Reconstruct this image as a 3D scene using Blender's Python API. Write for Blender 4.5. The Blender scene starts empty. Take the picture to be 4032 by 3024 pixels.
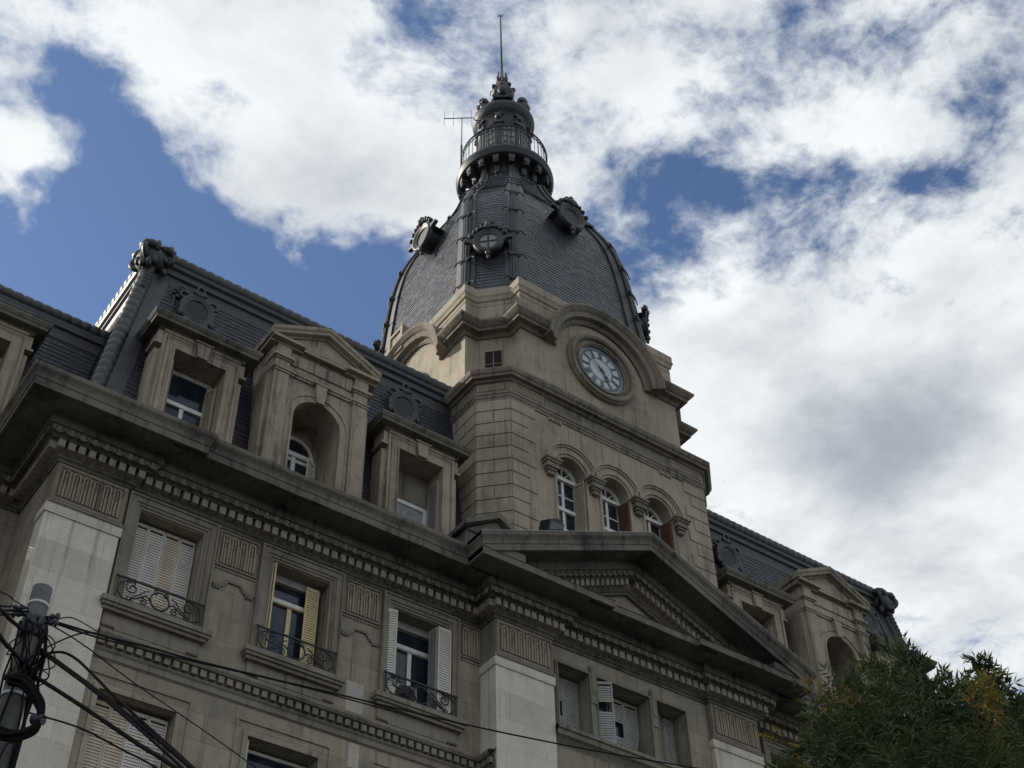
import bpy, bmesh, math, random
from mathutils import Vector, Matrix
PI = math.pi
rnd = random.Random(7)
sc = bpy.context.scene
COL = sc.collection

# ------------------------------------------------------------------ camera
cam_d = bpy.data.cameras.new('camera')
cam_d.sensor_width = 36.0
cam_d.lens = 48.75
cam_d.clip_start = 0.1
cam_d.clip_end = 4000
cam = bpy.data.objects.new('camera', cam_d)
COL.objects.link(cam)
PITCH, YAW, ROLL = 0.769281827, 0.643019120, -0.0254017274
_f = Vector((math.sin(YAW)*math.cos(PITCH), math.cos(YAW)*math.cos(PITCH), math.sin(PITCH)))
_r = Vector((math.cos(YAW), -math.sin(YAW), 0))
_u = _r.cross(_f)
_c, _s = math.cos(ROLL), math.sin(ROLL)
_r2 = _c*_r + _s*_u
_u2 = -_s*_r + _c*_u
_m = Matrix((( _r2.x, _u2.x, -_f.x, 0.0), (_r2.y, _u2.y, -_f.y, -24.0), (_r2.z, _u2.z, -_f.z, 1.6), (0, 0, 0, 1)))
cam.matrix_world = _m
sc.camera = cam

# ------------------------------------------------------------------ world: Nishita sky with a layer of broken cloud
SUN = Vector((-0.54, 0.68, 0.50)).normalized()      # towards the sun: behind the building, to its left
SUN_EL = math.asin(SUN.z)
SUN_ROT = math.atan2(SUN.x, SUN.y)
world = bpy.data.worlds.new('World')
sc.world = world
world.use_nodes = True
wt = world.node_tree
wt.nodes.clear()
def wn(t, **k):
    n = wt.nodes.new(t)
    for a, b in k.items(): setattr(n, a, b)
    return n
def wl(a, b): wt.links.new(a, b)
def wmath(op, a, b=None, clamp=False):
    n = wn('ShaderNodeMath', operation=op, use_clamp=clamp)
    for i, v in enumerate((a, b)):
        if v is None: continue
        if isinstance(v, (int, float)): n.inputs[i].default_value = v
        else: wl(v, n.inputs[i])
    return n.outputs[0]
w_out = wn('ShaderNodeOutputWorld')
w_bg = wn('ShaderNodeBackground')
w_bg.inputs[1].default_value = 0.1
wl(w_bg.outputs[0], w_out.inputs[0])
sky = wn('ShaderNodeTexSky', sky_type='NISHITA', sun_disc=False)
sky.sun_elevation = SUN_EL
sky.sun_rotation = SUN_ROT
sky.altitude = 50
sky.air_density = 1.0
sky.dust_density = 0.6
sky.ozone_density = 2.0
tc = wn('ShaderNodeTexCoord')
sep = wn('ShaderNodeSeparateXYZ')
wl(tc.outputs['Generated'], sep.inputs[0])
zc = wmath('MAXIMUM', sep.outputs[2], 0.06)
cmb = wn('ShaderNodeCombineXYZ')
wl(wmath('DIVIDE', sep.outputs[0], zc), cmb.inputs[0])
wl(wmath('DIVIDE', sep.outputs[1], zc), cmb.inputs[1])
P = cmb.outputs[0]                                   # position on a flat cloud deck of height 1
def wnoise(vec, scale, detail, rough, dist=0.0, off=(0, 0, 0)):
    mp = wn('ShaderNodeMapping'); mp.inputs['Location'].default_value = off
    wl(vec, mp.inputs[0])
    n = wn('ShaderNodeTexNoise', noise_dimensions='3D')
    n.inputs['Scale'].default_value = scale; n.inputs['Detail'].default_value = detail
    n.inputs['Roughness'].default_value = rough; n.inputs['Distortion'].default_value = dist
    wl(mp.outputs[0], n.inputs['Vector'])
    return n.outputs[0]
# broad masses of the deck: (x, y on the deck, radius, weight); weight < 0 opens a blue gap
CLOUDS = [(0, 0, 1000, 0.34), (0.172, 0.87, 0.236, -0.74), (0.288, 0.879, 0.234, -0.7), (0.4, 0.844, 0.161, -0.52), (0.37, 0.911, 0.212, -0.59), (0.452, 0.808, 0.127, -0.37), (0.086, 0.738, 0.073, -0.55), (0.13, 0.775, 0.098, -0.59), (0.136, 0.97, 0.164, -0.59), (0.207, 0.819, 0.09, -0.44), (0.555, 0.576, 0.114, -0.44), (0.614, 0.534, 0.114, -0.37), (0.685, 0.518, 0.125, -0.5), (0.686, 0.464, 0.075, -0.3), (0.641, 0.625, 0.107, -0.48), (0.573, 0.452, 0.063, -0.26), (0.77, 0.368, 0.081, -0.37), (0.74, 0.3, 0.062, -0.3), (0.755, 0.404, 0.06, -0.3), (0.317, 0.521, 0.044, -0.33), (0.364, 0.53, 0.033, -0.26), (0.942, 0.437, 0.085, -0.3), (0.483, 0.545, 0.049, -0.26), (0.586, 0.642, 0.064, -0.3), (0.089, 0.839, 0.074, 0.9), (0.059, 0.773, 0.052, 0.45), (0.242, 0.673, 0.197, 0.54), (0.33, 0.714, 0.14, 0.5), (0.352, 0.805, 0.054, 0.54), (0.371, 0.821, 0.034, 0.36), (0.402, 0.696, 0.077, 0.41), (0.91, 0.685, 0.396, 0.72), (1.092, 0.652, 0.428, 0.68), (0.992, 0.502, 0.158, 0.36), (1.283, 0.783, 0.328, 0.45), (0.699, 0.659, 0.096, 0.45), (0.143, 0.877, 0.039, 0.5), (0.181, 0.851, 0.029, 0.36), (0.125, 0.662, 0.11, 0.36), (0.593, 0.575, 0.039, 0.36), (0.668, 0.557, 0.04, 0.32), (0.67, 0.612, 0.035, 0.27), (0.453, 0.468, 0.148, 0.36), (0.704, 0.39, 0.099, 0.27), (0.62, 0.467, 0.055, 0.36), (0.573, 0.5, 0.049, 0.32), (0.341, 0.51, 0.065, 0.18), (0.199, 0.745, 0.054, 0.27)]
NOISE_A, NOISE_B, NOISE_C = 2.6, 1.5, 0.7
warp = wn('ShaderNodeTexNoise'); warp.inputs['Scale'].default_value = 6.0; warp.inputs['Detail'].default_value = 4
wl(P, warp.inputs['Vector'])
wsub = wn('ShaderNodeVectorMath', operation='SUBTRACT'); wl(warp.outputs['Color'], wsub.inputs[0]); wsub.inputs[1].default_value = (0.5, 0.5, 0.5)
wsc = wn('ShaderNodeVectorMath', operation='SCALE'); wl(wsub.outputs[0], wsc.inputs[0]); wsc.inputs['Scale'].default_value = 0.16
wadd = wn('ShaderNodeVectorMath', operation='ADD'); wl(P, wadd.inputs[0]); wl(wsc.outputs[0], wadd.inputs[1])
PW = wadd.outputs[0]
cov = None
for (cx_, cy_, rr_, ww_) in CLOUDS:
    d = wn('ShaderNodeVectorMath', operation='DISTANCE'); wl(PW, d.inputs[0]); d.inputs[1].default_value = (cx_, cy_, 0)
    mr = wn('ShaderNodeMapRange', interpolation_type='SMOOTHERSTEP')
    wl(d.outputs['Value'], mr.inputs[0])
    mr.inputs[1].default_value = 0.0; mr.inputs[2].default_value = rr_
    mr.inputs[3].default_value = ww_; mr.inputs[4].default_value = 0.0
    cov = mr.outputs[0] if cov is None else wmath('ADD', cov, mr.outputs[0])
n1 = wnoise(P, 7.0, 9.0, 0.60, 0.25)
n2 = wnoise(P, 22.0, 7.0, 0.62, 0.1, (3.1, 1.7, 0))
n3 = wnoise(PW, 55.0, 6.0, 0.65, 0.3, (1.3, 6.2, 0))
dens = wmath('ADD', wmath('ADD', wmath('ADD', wmath('MULTIPLY', wmath('SUBTRACT', n1, 0.5), NOISE_A), wmath('MULTIPLY', wmath('SUBTRACT', n2, 0.5), NOISE_B)), wmath('MULTIPLY', wmath('SUBTRACT', n3, 0.5), NOISE_C)), cov)
alpha = wn('ShaderNodeMapRange', interpolation_type='SMOOTHSTEP')
wl(dens, alpha.inputs[0])
alpha.inputs[1].default_value = -0.40; alpha.inputs[2].default_value = 0.72
# grey undersides where the cloud is thick, white where it is thin or sunlit
shade_n = wnoise(P, 4.2, 6.0, 0.58, 0.2, (8.3, 4.4, 0))
shade = wn('ShaderNodeMapRange', interpolation_type='SMOOTHSTEP')
shv = wmath('ADD', wmath('MULTIPLY', wmath('SUBTRACT', shade_n, 0.5), 2.4), wmath('MULTIPLY', dens, 0.12))
for (cx_, cy_, rr_, ww_) in [(0.95, 0.589, 0.268, 0.42), (1.007, 0.711, 0.208, 0.2), (0.721, 0.274, 0.087, 0.35), (0.694, 0.625, 0.065, -0.6), (0.684, 0.574, 0.084, -0.4), (0.136, 0.686, 0.111, -0.5), (0.246, 0.681, 0.118, -0.35), (0.383, 0.722, 0.079, -0.1), (0.488, 0.512, 0.118, -0.15), (0.089, 0.839, 0.056, -0.6), (0.821, 0.662, 0.089, -0.2)]:              # thicker, greyer parts of the deck and thin bright ones
    d = wn('ShaderNodeVectorMath', operation='DISTANCE'); wl(PW, d.inputs[0]); d.inputs[1].default_value = (cx_, cy_, 0)
    mr = wn('ShaderNodeMapRange', interpolation_type='SMOOTHERSTEP')
    wl(d.outputs['Value'], mr.inputs[0])
    mr.inputs[1].default_value = 0.0; mr.inputs[2].default_value = rr_
    mr.inputs[3].default_value = ww_; mr.inputs[4].default_value = 0.0
    shv = wmath('ADD', shv, mr.outputs[0])
wl(shv, shade.inputs[0])
shade.inputs[1].default_value = -0.35; shade.inputs[2].default_value = 1.15
shade.inputs[3].default_value = 0.0; shade.inputs[4].default_value = 1.0
ccol = wn('ShaderNodeMix', data_type='RGBA')
ccol.inputs[6].default_value = (8.1, 8.4, 8.5, 1)
ccol.inputs[7].default_value = (3.2, 3.6, 4.15, 1)
wl(shade.outputs[0], ccol.inputs[0])
skyg = wn('ShaderNodeMix', data_type='RGBA', blend_type='MULTIPLY')
skyg.inputs[0].default_value = 1.0
wl(sky.outputs[0], skyg.inputs[6]); skyg.inputs[7].default_value = (0.96, 1.03, 1.16, 1)
wmix = wn('ShaderNodeMix', data_type='RGBA')
wl(alpha.outputs[0], wmix.inputs[0]); wl(skyg.outputs[2], wmix.inputs[6]); wl(ccol.outputs[2], wmix.inputs[7])
wl(wmix.outputs[2], w_bg.inputs[0])

# ------------------------------------------------------------------ sun
sun_d = bpy.data.lights.new('sun', 'SUN')
sun_d.energy = 4.2
sun_d.angle = math.radians(0.6)
sun_d.color = (1.0, 0.93, 0.82)
sun = bpy.data.objects.new('sun', sun_d)
COL.objects.link(sun)
sun.location = (0, 0, 80)
sun.rotation_euler = SUN.to_track_quat('Z', 'Y').to_euler()

# ------------------------------------------------------------------ exposure
sc.view_settings.view_transform = 'Standard'
sc.view_settings.look = 'None'
sc.view_settings.exposure = 0.22
sc.view_settings.gamma = 1.0
sc.view_settings.use_curve_mapping = False
sc.cycles.max_bounces = 6

# ------------------------------------------------------------------ materials
def mat_new(name):
    m = bpy.data.materials.new(name)
    m.use_nodes = True
    nt = m.node_tree
    b = nt.nodes['Principled BSDF']
    return m, nt, b
class NT:
    def __init__(s, nt): s.nt = nt
    def n(s, t, **k):
        q = s.nt.nodes.new(t)
        for a, b in k.items(): setattr(q, a, b)
        return q
    def l(s, a, b): s.nt.links.new(a, b)
    def coord(s): return s.n('ShaderNodeTexCoord').outputs['Object']
    def mapping(s, v, scale=(1, 1, 1), loc=(0, 0, 0), rot=(0, 0, 0)):
        m = s.n('ShaderNodeMapping'); m.inputs['Scale'].default_value = scale
        m.inputs['Location'].default_value = loc; m.inputs['Rotation'].default_value = rot
        s.l(v, m.inputs[0]); return m.outputs[0]
    def noise(s, v, scale, detail=5, rough=0.6, dist=0.0):
        q = s.n('ShaderNodeTexNoise'); q.inputs['Scale'].default_value = scale
        q.inputs['Detail'].default_value = detail; q.inputs['Roughness'].default_value = rough
        q.inputs['Distortion'].default_value = dist
        s.l(v, q.inputs['Vector']); return q.outputs[0]
    def ramp(s, v, a, b, lo=0.0, hi=1.0):
        q = s.n('ShaderNodeMapRange', interpolation_type='SMOOTHSTEP'); s.l(v, q.inputs[0])
        q.inputs[1].default_value = a; q.inputs[2].default_value = b
        q.inputs[3].default_value = lo; q.inputs[4].default_value = hi
        return q.outputs[0]
    def mix(s, f, a, b, mode='MIX'):
        q = s.n('ShaderNodeMix', data_type='RGBA', blend_type=mode)
        if isinstance(f, (int, float)): q.inputs[0].default_value = f
        else: s.l(f, q.inputs[0])
        for i, v in ((6, a), (7, b)):
            if isinstance(v, tuple): q.inputs[i].default_value = (*v, 1) if len(v) == 3 else v
            else: s.l(v, q.inputs[i])
        return q.outputs[2]
    def math(s, op, a, b=0.0):
        q = s.n('ShaderNodeMath', operation=op)
        for i, v in enumerate((a, b)):
            if isinstance(v, (int, float)): q.inputs[i].default_value = v
            else: s.l(v, q.inputs[i])
        return q.outputs[0]
    def bump(s, h, strength, dist, b):
        q = s.n('ShaderNodeBump'); q.inputs['Strength'].default_value = strength
        q.inputs['Distance'].default_value = dist
        s.l(h, q.inputs['Height']); s.l(q.outputs[0], b.inputs['Normal'])

def stone(name, base, dark, stain=0.5, streak=0.5, joints=None, rough=0.9, seed=0.0):
    m, nt, b = mat_new(name); k = NT(nt)
    co = k.mapping(k.coord(), loc=(seed, seed*0.7, seed*1.3))
    big = k.noise(co, 0.55, 6, 0.62, 0.4)
    mid = k.noise(co, 3.2, 6, 0.65)
    fine = k.noise(co, 38.0, 4, 0.7)
    st = k.noise(k.mapping(co, scale=(5.0, 5.0, 0.42)), 1.0, 5, 0.65)
    f = k.math('ADD', k.math('MULTIPLY', k.ramp(big, 0.38, 0.72), stain), k.math('MULTIPLY', k.ramp(st, 0.5, 0.78), streak))
    pat = k.noise(k.mapping(co, loc=(4.2, 1.1, 7.7)), 1.6, 7, 0.68, 0.6)
    f = k.math('ADD', f, k.ramp(pat, 0.55, 0.72, 0.0, stain*0.7))
    f = k.math('MINIMUM', f, 1.0)
    c = k.mix(f, base, dark)
    c = k.mix(k.ramp(mid, 0.25, 0.8, 0.0, 0.45), c, tuple(min(1, q*1.22) for q in base))
    c = k.mix(k.ramp(fine, 0.32, 0.6, 0.28, 0.0), c, tuple(q*0.45 for q in dark))
    run = k.noise(k.mapping(co, scale=(7.0, 7.0, 0.16), loc=(2.2, 0, 3.1)), 1.0, 6, 0.7)       # rain streaks
    c = k.mix(k.math('MULTIPLY', k.ramp(run, 0.53, 0.66), k.ramp(big, 0.30, 0.62, 0.15, 0.85)), c, tuple(q*0.8 for q in dark))
    pal = k.noise(k.mapping(co, scale=(2.2, 2.2, 0.5), loc=(9.2, 3, 5.1)), 1.3, 6, 0.66)       # washed pale areas
    c = k.mix(k.ramp(pal, 0.58, 0.72, 0.0, 0.35), c, tuple(min(1, q*1.45) for q in base))
    if joints:
        sx = k.n('ShaderNodeSeparateXYZ'); k.l(k.coord(), sx.inputs[0])
        cb = k.n('ShaderNodeCombineXYZ')
        k.l(k.math('SUBTRACT', sx.outputs[0], sx.outputs[1]), cb.inputs[0]); k.l(sx.outputs[2], cb.inputs[1])
        br = k.n('ShaderNodeTexBrick'); k.l(cb.outputs[0], br.inputs['Vector'])
        br.inputs['Scale'].default_value = 1.0
        br.inputs['Brick Width'].default_value = joints[0]; br.inputs['Row Height'].default_value = joints[1]
        br.inputs['Mortar Size'].default_value = joints[2]; br.inputs['Mortar Smooth'].default_value = 0.3
        br.inputs['Color1'].default_value = (1, 1, 1, 1); br.inputs['Color2'].default_value = (0.80, 0.80, 0.79, 1); br.inputs['Mortar'].default_value = (1, 1, 1, 1)
        c = k.mix(1.0, c, br.outputs['Color'], 'MULTIPLY')
        c = k.mix(k.math('MULTIPLY', br.outputs['Fac'], joints[3]), c, tuple(q*0.35 for q in dark))
    k.l(c, b.inputs['Base Color'])
    b.inputs['Roughness'].default_value = rough
    k.bump(k.math('ADD', k.math('MULTIPLY', fine, 0.5), mid), 0.35, 0.02, b)
    return m
def slate(name, base, alt, rowh=0.16, wid=0.27, rough=0.42):
    m, nt, b = mat_new(name); k = NT(nt)
    sx = k.n('ShaderNodeSeparateXYZ'); k.l(k.coord(), sx.inputs[0])
    cb = k.n('ShaderNodeCombineXYZ')
    k.l(k.math('SUBTRACT', sx.outputs[0], sx.outputs[1]), cb.inputs[0])
    k.l(k.math('ADD', sx.outputs[2], 0.002), cb.inputs[1])
    br = k.n('ShaderNodeTexBrick'); k.l(cb.outputs[0], br.inputs['Vector'])
    br.inputs['Scale'].default_value = 1.0
    br.inputs['Brick Width'].default_value = wid; br.inputs['Row Height'].default_value = rowh
    br.inputs['Mortar Size'].default_value = 0.008; br.inputs['Mortar Smooth'].default_value = 0.1
    br.inputs['Bias'].default_value = 0.0
    br.inputs['Color1'].default_value = (*base, 1); br.inputs['Color2'].default_value = (*alt, 1)
    br.inputs['Mortar'].default_value = (0.005, 0.006, 0.007, 1)
    nz = k.noise(k.mapping(k.coord(), scale=(3, 3, 1.0)), 1.6, 5, 0.65)
    f2 = k.noise(k.coord(), 9.0, 4, 0.7)
    c = k.mix(k.ramp(nz, 0.35, 0.75, 0.0, 0.6), br.outputs['Color'], tuple(q*0.45 for q in base))
    c = k.mix(k.ramp(f2, 0.5, 0.8, 0.0, 0.4), c, tuple(min(1, q*1.9) for q in base))
    k.l(c, b.inputs['Base Color'])
    k.l(k.ramp(f2, 0.2, 0.8, rough-0.12, rough+0.2), b.inputs['Roughness'])
    k.bump(k.math('SUBTRACT', f2, br.outputs['Fac']), 0.45, 0.015, b)
    return m
def plain(name, col, rough=0.6, metal=0.0, var=0.3, scale=8.0, dirt=None, bump=0.1):
    m, nt, b = mat_new(name); k = NT(nt)
    nz = k.noise(k.coord(), scale, 6, 0.65)
    st = k.noise(k.mapping(k.coord(), scale=(6, 6, 0.6)), 1.5, 5, 0.6)
    c = k.mix(k.ramp(nz, 0.3, 0.75, 0.0, 1.0), col, tuple(q*(1-var) for q in col))
    if dirt: c = k.mix(k.ramp(st, 0.5, 0.8, 0.0, 0.75), c, dirt)
    k.l(c, b.inputs['Base Color'])
    b.inputs['Roughness'].default_value = rough; b.inputs['Metallic'].default_value = metal
    if bump: k.bump(nz, bump, 0.01, b)
    return m
def glass(name, col=(0.012, 0.016, 0.022), rough=0.06):
    m, nt, b = mat_new(name); k = NT(nt)
    nz = k.noise(k.coord(), 2.5, 3, 0.5)
    k.l(k.mix(k.ramp(nz, 0.3, 0.7), col, tuple(q*2.2 for q in col)), b.inputs['Base Color'])
    b.inputs['Roughness'].default_value = rough
    b.inputs['IOR'].default_value = 1.5
    k.bump(nz, 0.05, 0.02, b)
    return m
def leafmat(name, c1, c2, c3=None):
    m, nt, b = mat_new(name); k = NT(nt)
    nz = k.noise(k.coord(), 2.3, 4, 0.7)
    c = k.mix(k.ramp(nz, 0.35, 0.65), c1, c2)
    if c3:
        n2_ = k.noise(k.mapping(k.coord(), loc=(5, 2, 1)), 1.1, 5, 0.7)
        c = k.mix(k.ramp(n2_, 0.64, 0.78), c, c3)
    k.l(c, b.inputs['Base Color']); b.inputs['Roughness'].default_value = 0.55
    tr = k.n('ShaderNodeBsdfTranslucent'); k.l(c, tr.inputs[0])
    mx = k.n('ShaderNodeMixShader'); mx.inputs[0].default_value = 0.35
    k.l(b.outputs[0], mx.inputs[1]); k.l(tr.outputs[0], mx.inputs[2])
    k.l(mx.outputs[0], nt.nodes['Material Output'].inputs[0])
    return m
M = {}
M['wall'] = stone('warm grey stucco', (0.335, 0.292, 0.222), (0.13, 0.112, 0.085), 0.5, 0.5, (1.35, 0.62, 0.012, 0.45))
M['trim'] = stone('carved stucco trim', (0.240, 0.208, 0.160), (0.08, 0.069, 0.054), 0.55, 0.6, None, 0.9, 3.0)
M['pil'] = stone('pale cleaned stucco', (0.66, 0.61, 0.51), (0.42, 0.38, 0.305), 0.4, 0.25, (2.4, 0.72, 0.01, 0.35), 0.9, 5.0)
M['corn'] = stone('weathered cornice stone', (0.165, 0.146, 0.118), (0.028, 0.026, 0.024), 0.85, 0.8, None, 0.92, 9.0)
M['dorm'] = stone('dormer stone', (0.345, 0.297, 0.222), (0.080, 0.067, 0.052), 0.6, 0.85, None, 0.9, 12.0)
M['tower'] = stone('tower stucco', (0.350, 0.303, 0.228), (0.140, 0.120, 0.092), 0.65, 0.65, None, 0.9, 17.0)
M['towertrim'] = stone('tower trim stone', (0.23, 0.197, 0.148), (0.048, 0.042, 0.034), 0.7, 0.75, None, 0.9, 21.0)
M['ochre'] = stone('ochre relief stone', (0.20, 0.158, 0.105), (0.05, 0.040, 0.028), 0.5, 0.7, None, 0.9, 25.0)
M['slate'] = slate('blue grey slate', (0.021, 0.024, 0.034), (0.013, 0.015, 0.022), 0.16, 0.27, 0.5)
M['domeslate'] = slate('dome slate', (0.062, 0.069, 0.082), (0.044, 0.049, 0.059), 0.16, 0.3, 0.36)
M['lead'] = plain('dull lead sheet', (0.044, 0.045, 0.047), 0.5, 0.0, 0.5, 4.0, (0.014, 0.014, 0.015), 0.25)
M['leaddark'] = plain('dark cast zinc', (0.026, 0.027, 0.028), 0.5, 0.0, 0.5, 6.0, (0.012, 0.012, 0.012), 0.25)
M['iron'] = plain('black wrought iron', (0.014, 0.014, 0.015), 0.5, 0.0, 0.3, 20)
M['white'] = plain('old white paint', (0.70, 0.69, 0.65), 0.5, 0.0, 0.16, 5.0, (0.40, 0.31, 0.2), 0.1)
M['shutter'] = plain('white slatted shutter paint', (0.58, 0.56, 0.50), 0.55, 0.0, 0.16, 4.0, (0.46, 0.34, 0.2), 0.1)
M['rusty'] = plain('rust stained shutter paint', (0.56, 0.49, 0.38), 0.55, 0.0, 0.25, 3.0, (0.40, 0.22, 0.10), 0.1)
M['cream'] = plain('cream paint', (0.62, 0.52, 0.29), 0.5, 0.0, 0.2, 5.0, (0.38, 0.3, 0.16), 0.1)
M['beige'] = plain('beige shutter paint', (0.42, 0.37, 0.28), 0.55, 0.0, 0.25, 5.0, (0.3, 0.18, 0.1), 0.1)
M['red'] = plain('red brown shutter paint', (0.135, 0.050, 0.033), 0.6, 0.0, 0.4, 6.0, (0.07, 0.034, 0.025), 0.1)
M['greyshut'] = plain('grey shutter paint', (0.36, 0.35, 0.33), 0.55, 0.0, 0.25, 5.0, (0.2, 0.18, 0.15), 0.1)
M['glass'] = glass('dark window glass')
M['curtain'] = plain('net curtain and pale sky pane', (0.33, 0.34, 0.33), 0.9, 0, 0.5, 9.0)
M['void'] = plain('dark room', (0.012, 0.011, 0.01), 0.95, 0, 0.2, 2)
M['dial'] = plain('clock dial enamel', (0.22, 0.28, 0.34), 0.4, 0.0, 0.35, 3.0, (0.15, 0.17, 0.19), 0.0)
M['dialpale'] = plain('clock dial milk glass', (0.44, 0.47, 0.47), 0.35, 0.0, 0.2, 3.0, (0.32, 0.29, 0.24), 0.0)
M['dialink'] = plain('clock numeral paint', (0.10, 0.13, 0.17), 0.5, 0.0, 0.3, 9.0)
M['pole'] = plain('grey concrete pole', (0.105, 0.103, 0.098), 0.85, 0.0, 0.4, 14.0, (0.05, 0.05, 0.048), 0.4)
M['cable'] = plain('black cable rubber', (0.012, 0.012, 0.013), 0.85, 0.0, 0.2, 10)
M['cable'].node_tree.nodes['Principled BSDF'].inputs['Specular IOR Level'].default_value = 0.12
M['relief'] = stone('worn relief stone', (0.31, 0.268, 0.20), (0.12, 0.10, 0.075), 0.4, 0.5, None, 0.9, 51.0)
M['band'] = plain('pale steel band', (0.5, 0.5, 0.5), 0.4, 0.0, 0.2, 10)
M['plastic'] = plain('dark grey casing', (0.014, 0.015, 0.018), 0.5, 0.0, 0.3, 8)
M['bark'] = plain('grey brown bark', (0.085, 0.068, 0.05), 0.9, 0, 0.5, 12, None, 0.6)
M['leaf'] = leafmat('green leaves', (0.050, 0.078, 0.022), (0.095, 0.125, 0.034), (0.20, 0.18, 0.035))
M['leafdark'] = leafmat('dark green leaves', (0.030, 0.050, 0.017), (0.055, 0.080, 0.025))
M['leafyellow'] = leafmat('yellow leaves', (0.36, 0.25, 0.045), (0.22, 0.18, 0.035))
M['flash'] = plain('grey zinc flashing', (0.26, 0.265, 0.27), 0.5, 0.0, 0.3, 4.0, (0.1, 0.1, 0.1), 0.1)
M['dent'] = stone('dentil stone', (0.33, 0.29, 0.232), (0.14, 0.12, 0.095), 0.4, 0.4, None, 0.9, 41.0)  # paler than the cornice: light the dentils catch is put into colour
M['patch'] = stone('pale repair plaster', (0.40, 0.375, 0.325), (0.29, 0.265, 0.22), 0.5, 0.4, None, 0.9, 45.0)
M['asphalt'] = plain('asphalt', (0.05, 0.05, 0.05), 0.9, 0, 0.3, 30, None, 0.3)
M['paving'] = stone('paving slabs', (0.26, 0.25, 0.23), (0.15, 0.145, 0.135), 0.5, 0.0, None, 0.9, 31.0)

# ------------------------------------------------------------------ mesh helpers
class MB:
    """collects faces; build() links them as ONE mesh object"""
    def __init__(s): s.v = []; s.f = []; s.sm = []; s.mi = []; s.cur = 0
    def add(s, vs, fs, smooth=False):
        o = len(s.v); s.v += [tuple(q) for q in vs]
        for f in fs: s.f.append(tuple(i+o for i in f)); s.sm.append(smooth); s.mi.append(s.cur)
        return s
    def box(s, x0, x1, y0, y1, z0, z1):
        x0, x1 = min(x0, x1), max(x0, x1); y0, y1 = min(y0, y1), max(y0, y1); z0, z1 = min(z0, z1), max(z0, z1)
        return s.add([(x0,y0,z0),(x1,y0,z0),(x1,y1,z0),(x0,y1,z0),(x0,y0,z1),(x1,y0,z1),(x1,y1,z1),(x0,y1,z1)],
              [(0,3,2,1),(4,5,6,7),(0,1,5,4),(1,2,6,5),(2,3,7,6),(3,0,4,7)])
    def obox(s, c, a, b, d):
        c, a, b, d = map(Vector, (c, a, b, d)); vs = []
        for k in (-1, 1):
            for (i, j) in ((-1,-1),(1,-1),(1,1),(-1,1)): vs.append(c+a*i+b*j+d*k)
        return s.add(vs, [(0,3,2,1),(4,5,6,7),(0,1,5,4),(1,2,6,5),(2,3,7,6),(3,0,4,7)])
    def loft(s, rings, closed=True, caps=True, smooth=False):
        n = len(rings[0]); vs = [p for r in rings for p in r]; fs = []
        for i in range(len(rings)-1):
            for j in range(n if closed else n-1):
                a = i*n+j; b = i*n+(j+1) % n; fs.append((a, b, b+n, a+n))
        s.add(vs, fs, smooth)
        if caps and closed:
            s.add(rings[0], [tuple(range(n))[::-1]]); s.add(rings[-1], [tuple(range(n))])
        return s
    def prism(s, poly, ax, a, b):
        """poly in the plane across axis ax ('x': (y,z), 'y': (x,z), 'z': (x,y))"""
        def P(p, t): return {'x': (t, p[0], p[1]), 'y': (p[0], t, p[1]), 'z': (p[0], p[1], t)}[ax]
        return s.loft([[P(p, a) for p in poly], [P(p, b) for p in poly]])
    def quad(s, *p): return s.add(p, [tuple(range(len(p)))])
    def lathe(s, cx, cy, prof, n=32, smooth=True, a0=0.0, a1=2*PI):
        full = abs(a1-a0-2*PI) < 1e-6; m = n if full else n+1
        rings = [[(cx+r*math.cos(a0+(a1-a0)*i/n), cy+r*math.sin(a0+(a1-a0)*i/n), z) for i in range(m)] for r, z in prof]
        return s.loft(rings, full, False, smooth)
    def tube(s, pts, r, n=6, smooth=True, caps=True):
        pts = [Vector(p) for p in pts]; rings = []; up = None
        for i, p in enumerate(pts):
            t = (pts[min(i+1, len(pts)-1)]-pts[max(i-1, 0)])
            if t.length < 1e-9: t = Vector((0, 0, 1))
            t.normalize()
            if up is None:
                up = Vector((0, 0, 1)) if abs(t.z) < 0.9 else Vector((1, 0, 0))
            u = up-t*up.dot(t)
            if u.length < 1e-4: u = t.orthogonal()
            u.normalize(); up = u; w = t.cross(u)
            rr = r[i] if isinstance(r, (list, tuple)) else r
            rings.append([p+(u*math.cos(2*PI*k/n)+w*math.sin(2*PI*k/n))*rr for k in range(n)])
        return s.loft(rings, True, caps, smooth)
    def blob(s, c, rx, ry, rz, n=8, m=6, smooth=True):
        vs = [(c[0], c[1], c[2]-rz)]; fs = []
        for i in range(1, m):
            t = PI*i/m
            for j in range(n):
                a = 2*PI*j/n
                vs.append((c[0]+rx*math.sin(t)*math.cos(a), c[1]+ry*math.sin(t)*math.sin(a), c[2]-rz*math.cos(t)))
        vs.append((c[0], c[1], c[2]+rz)); L = len(vs)-1
        for j in range(n):
            fs.append((0, 1+(j+1) % n, 1+j)); fs.append((L, L-n+j, L-n+(j+1) % n))
        for i in range(m-2):
            for j in range(n):
                a = 1+i*n+j; b = 1+i*n+(j+1) % n; fs.append((a, b, b+n, a+n))
        return s.add(vs, fs, smooth)
    def arch(s, cx, cz, r0, r1, y0, y1, a0=0.0, a1=PI, n=20):
        """ring sector in an XZ plane, from y0 (front) to y1"""
        rings = []
        for i in range(n+1):
            a = a0+(a1-a0)*i/n; c, q = math.cos(a), math.sin(a)
            rings.append([(cx+r0*c, y0, cz+r0*q), (cx+r1*c, y0, cz+r1*q), (cx+r1*c, y1, cz+r1*q), (cx+r0*c, y1, cz+r0*q)])
        full = abs(a1-a0-2*PI) < 1e-6
        return s.loft(rings, True, not full)
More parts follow.
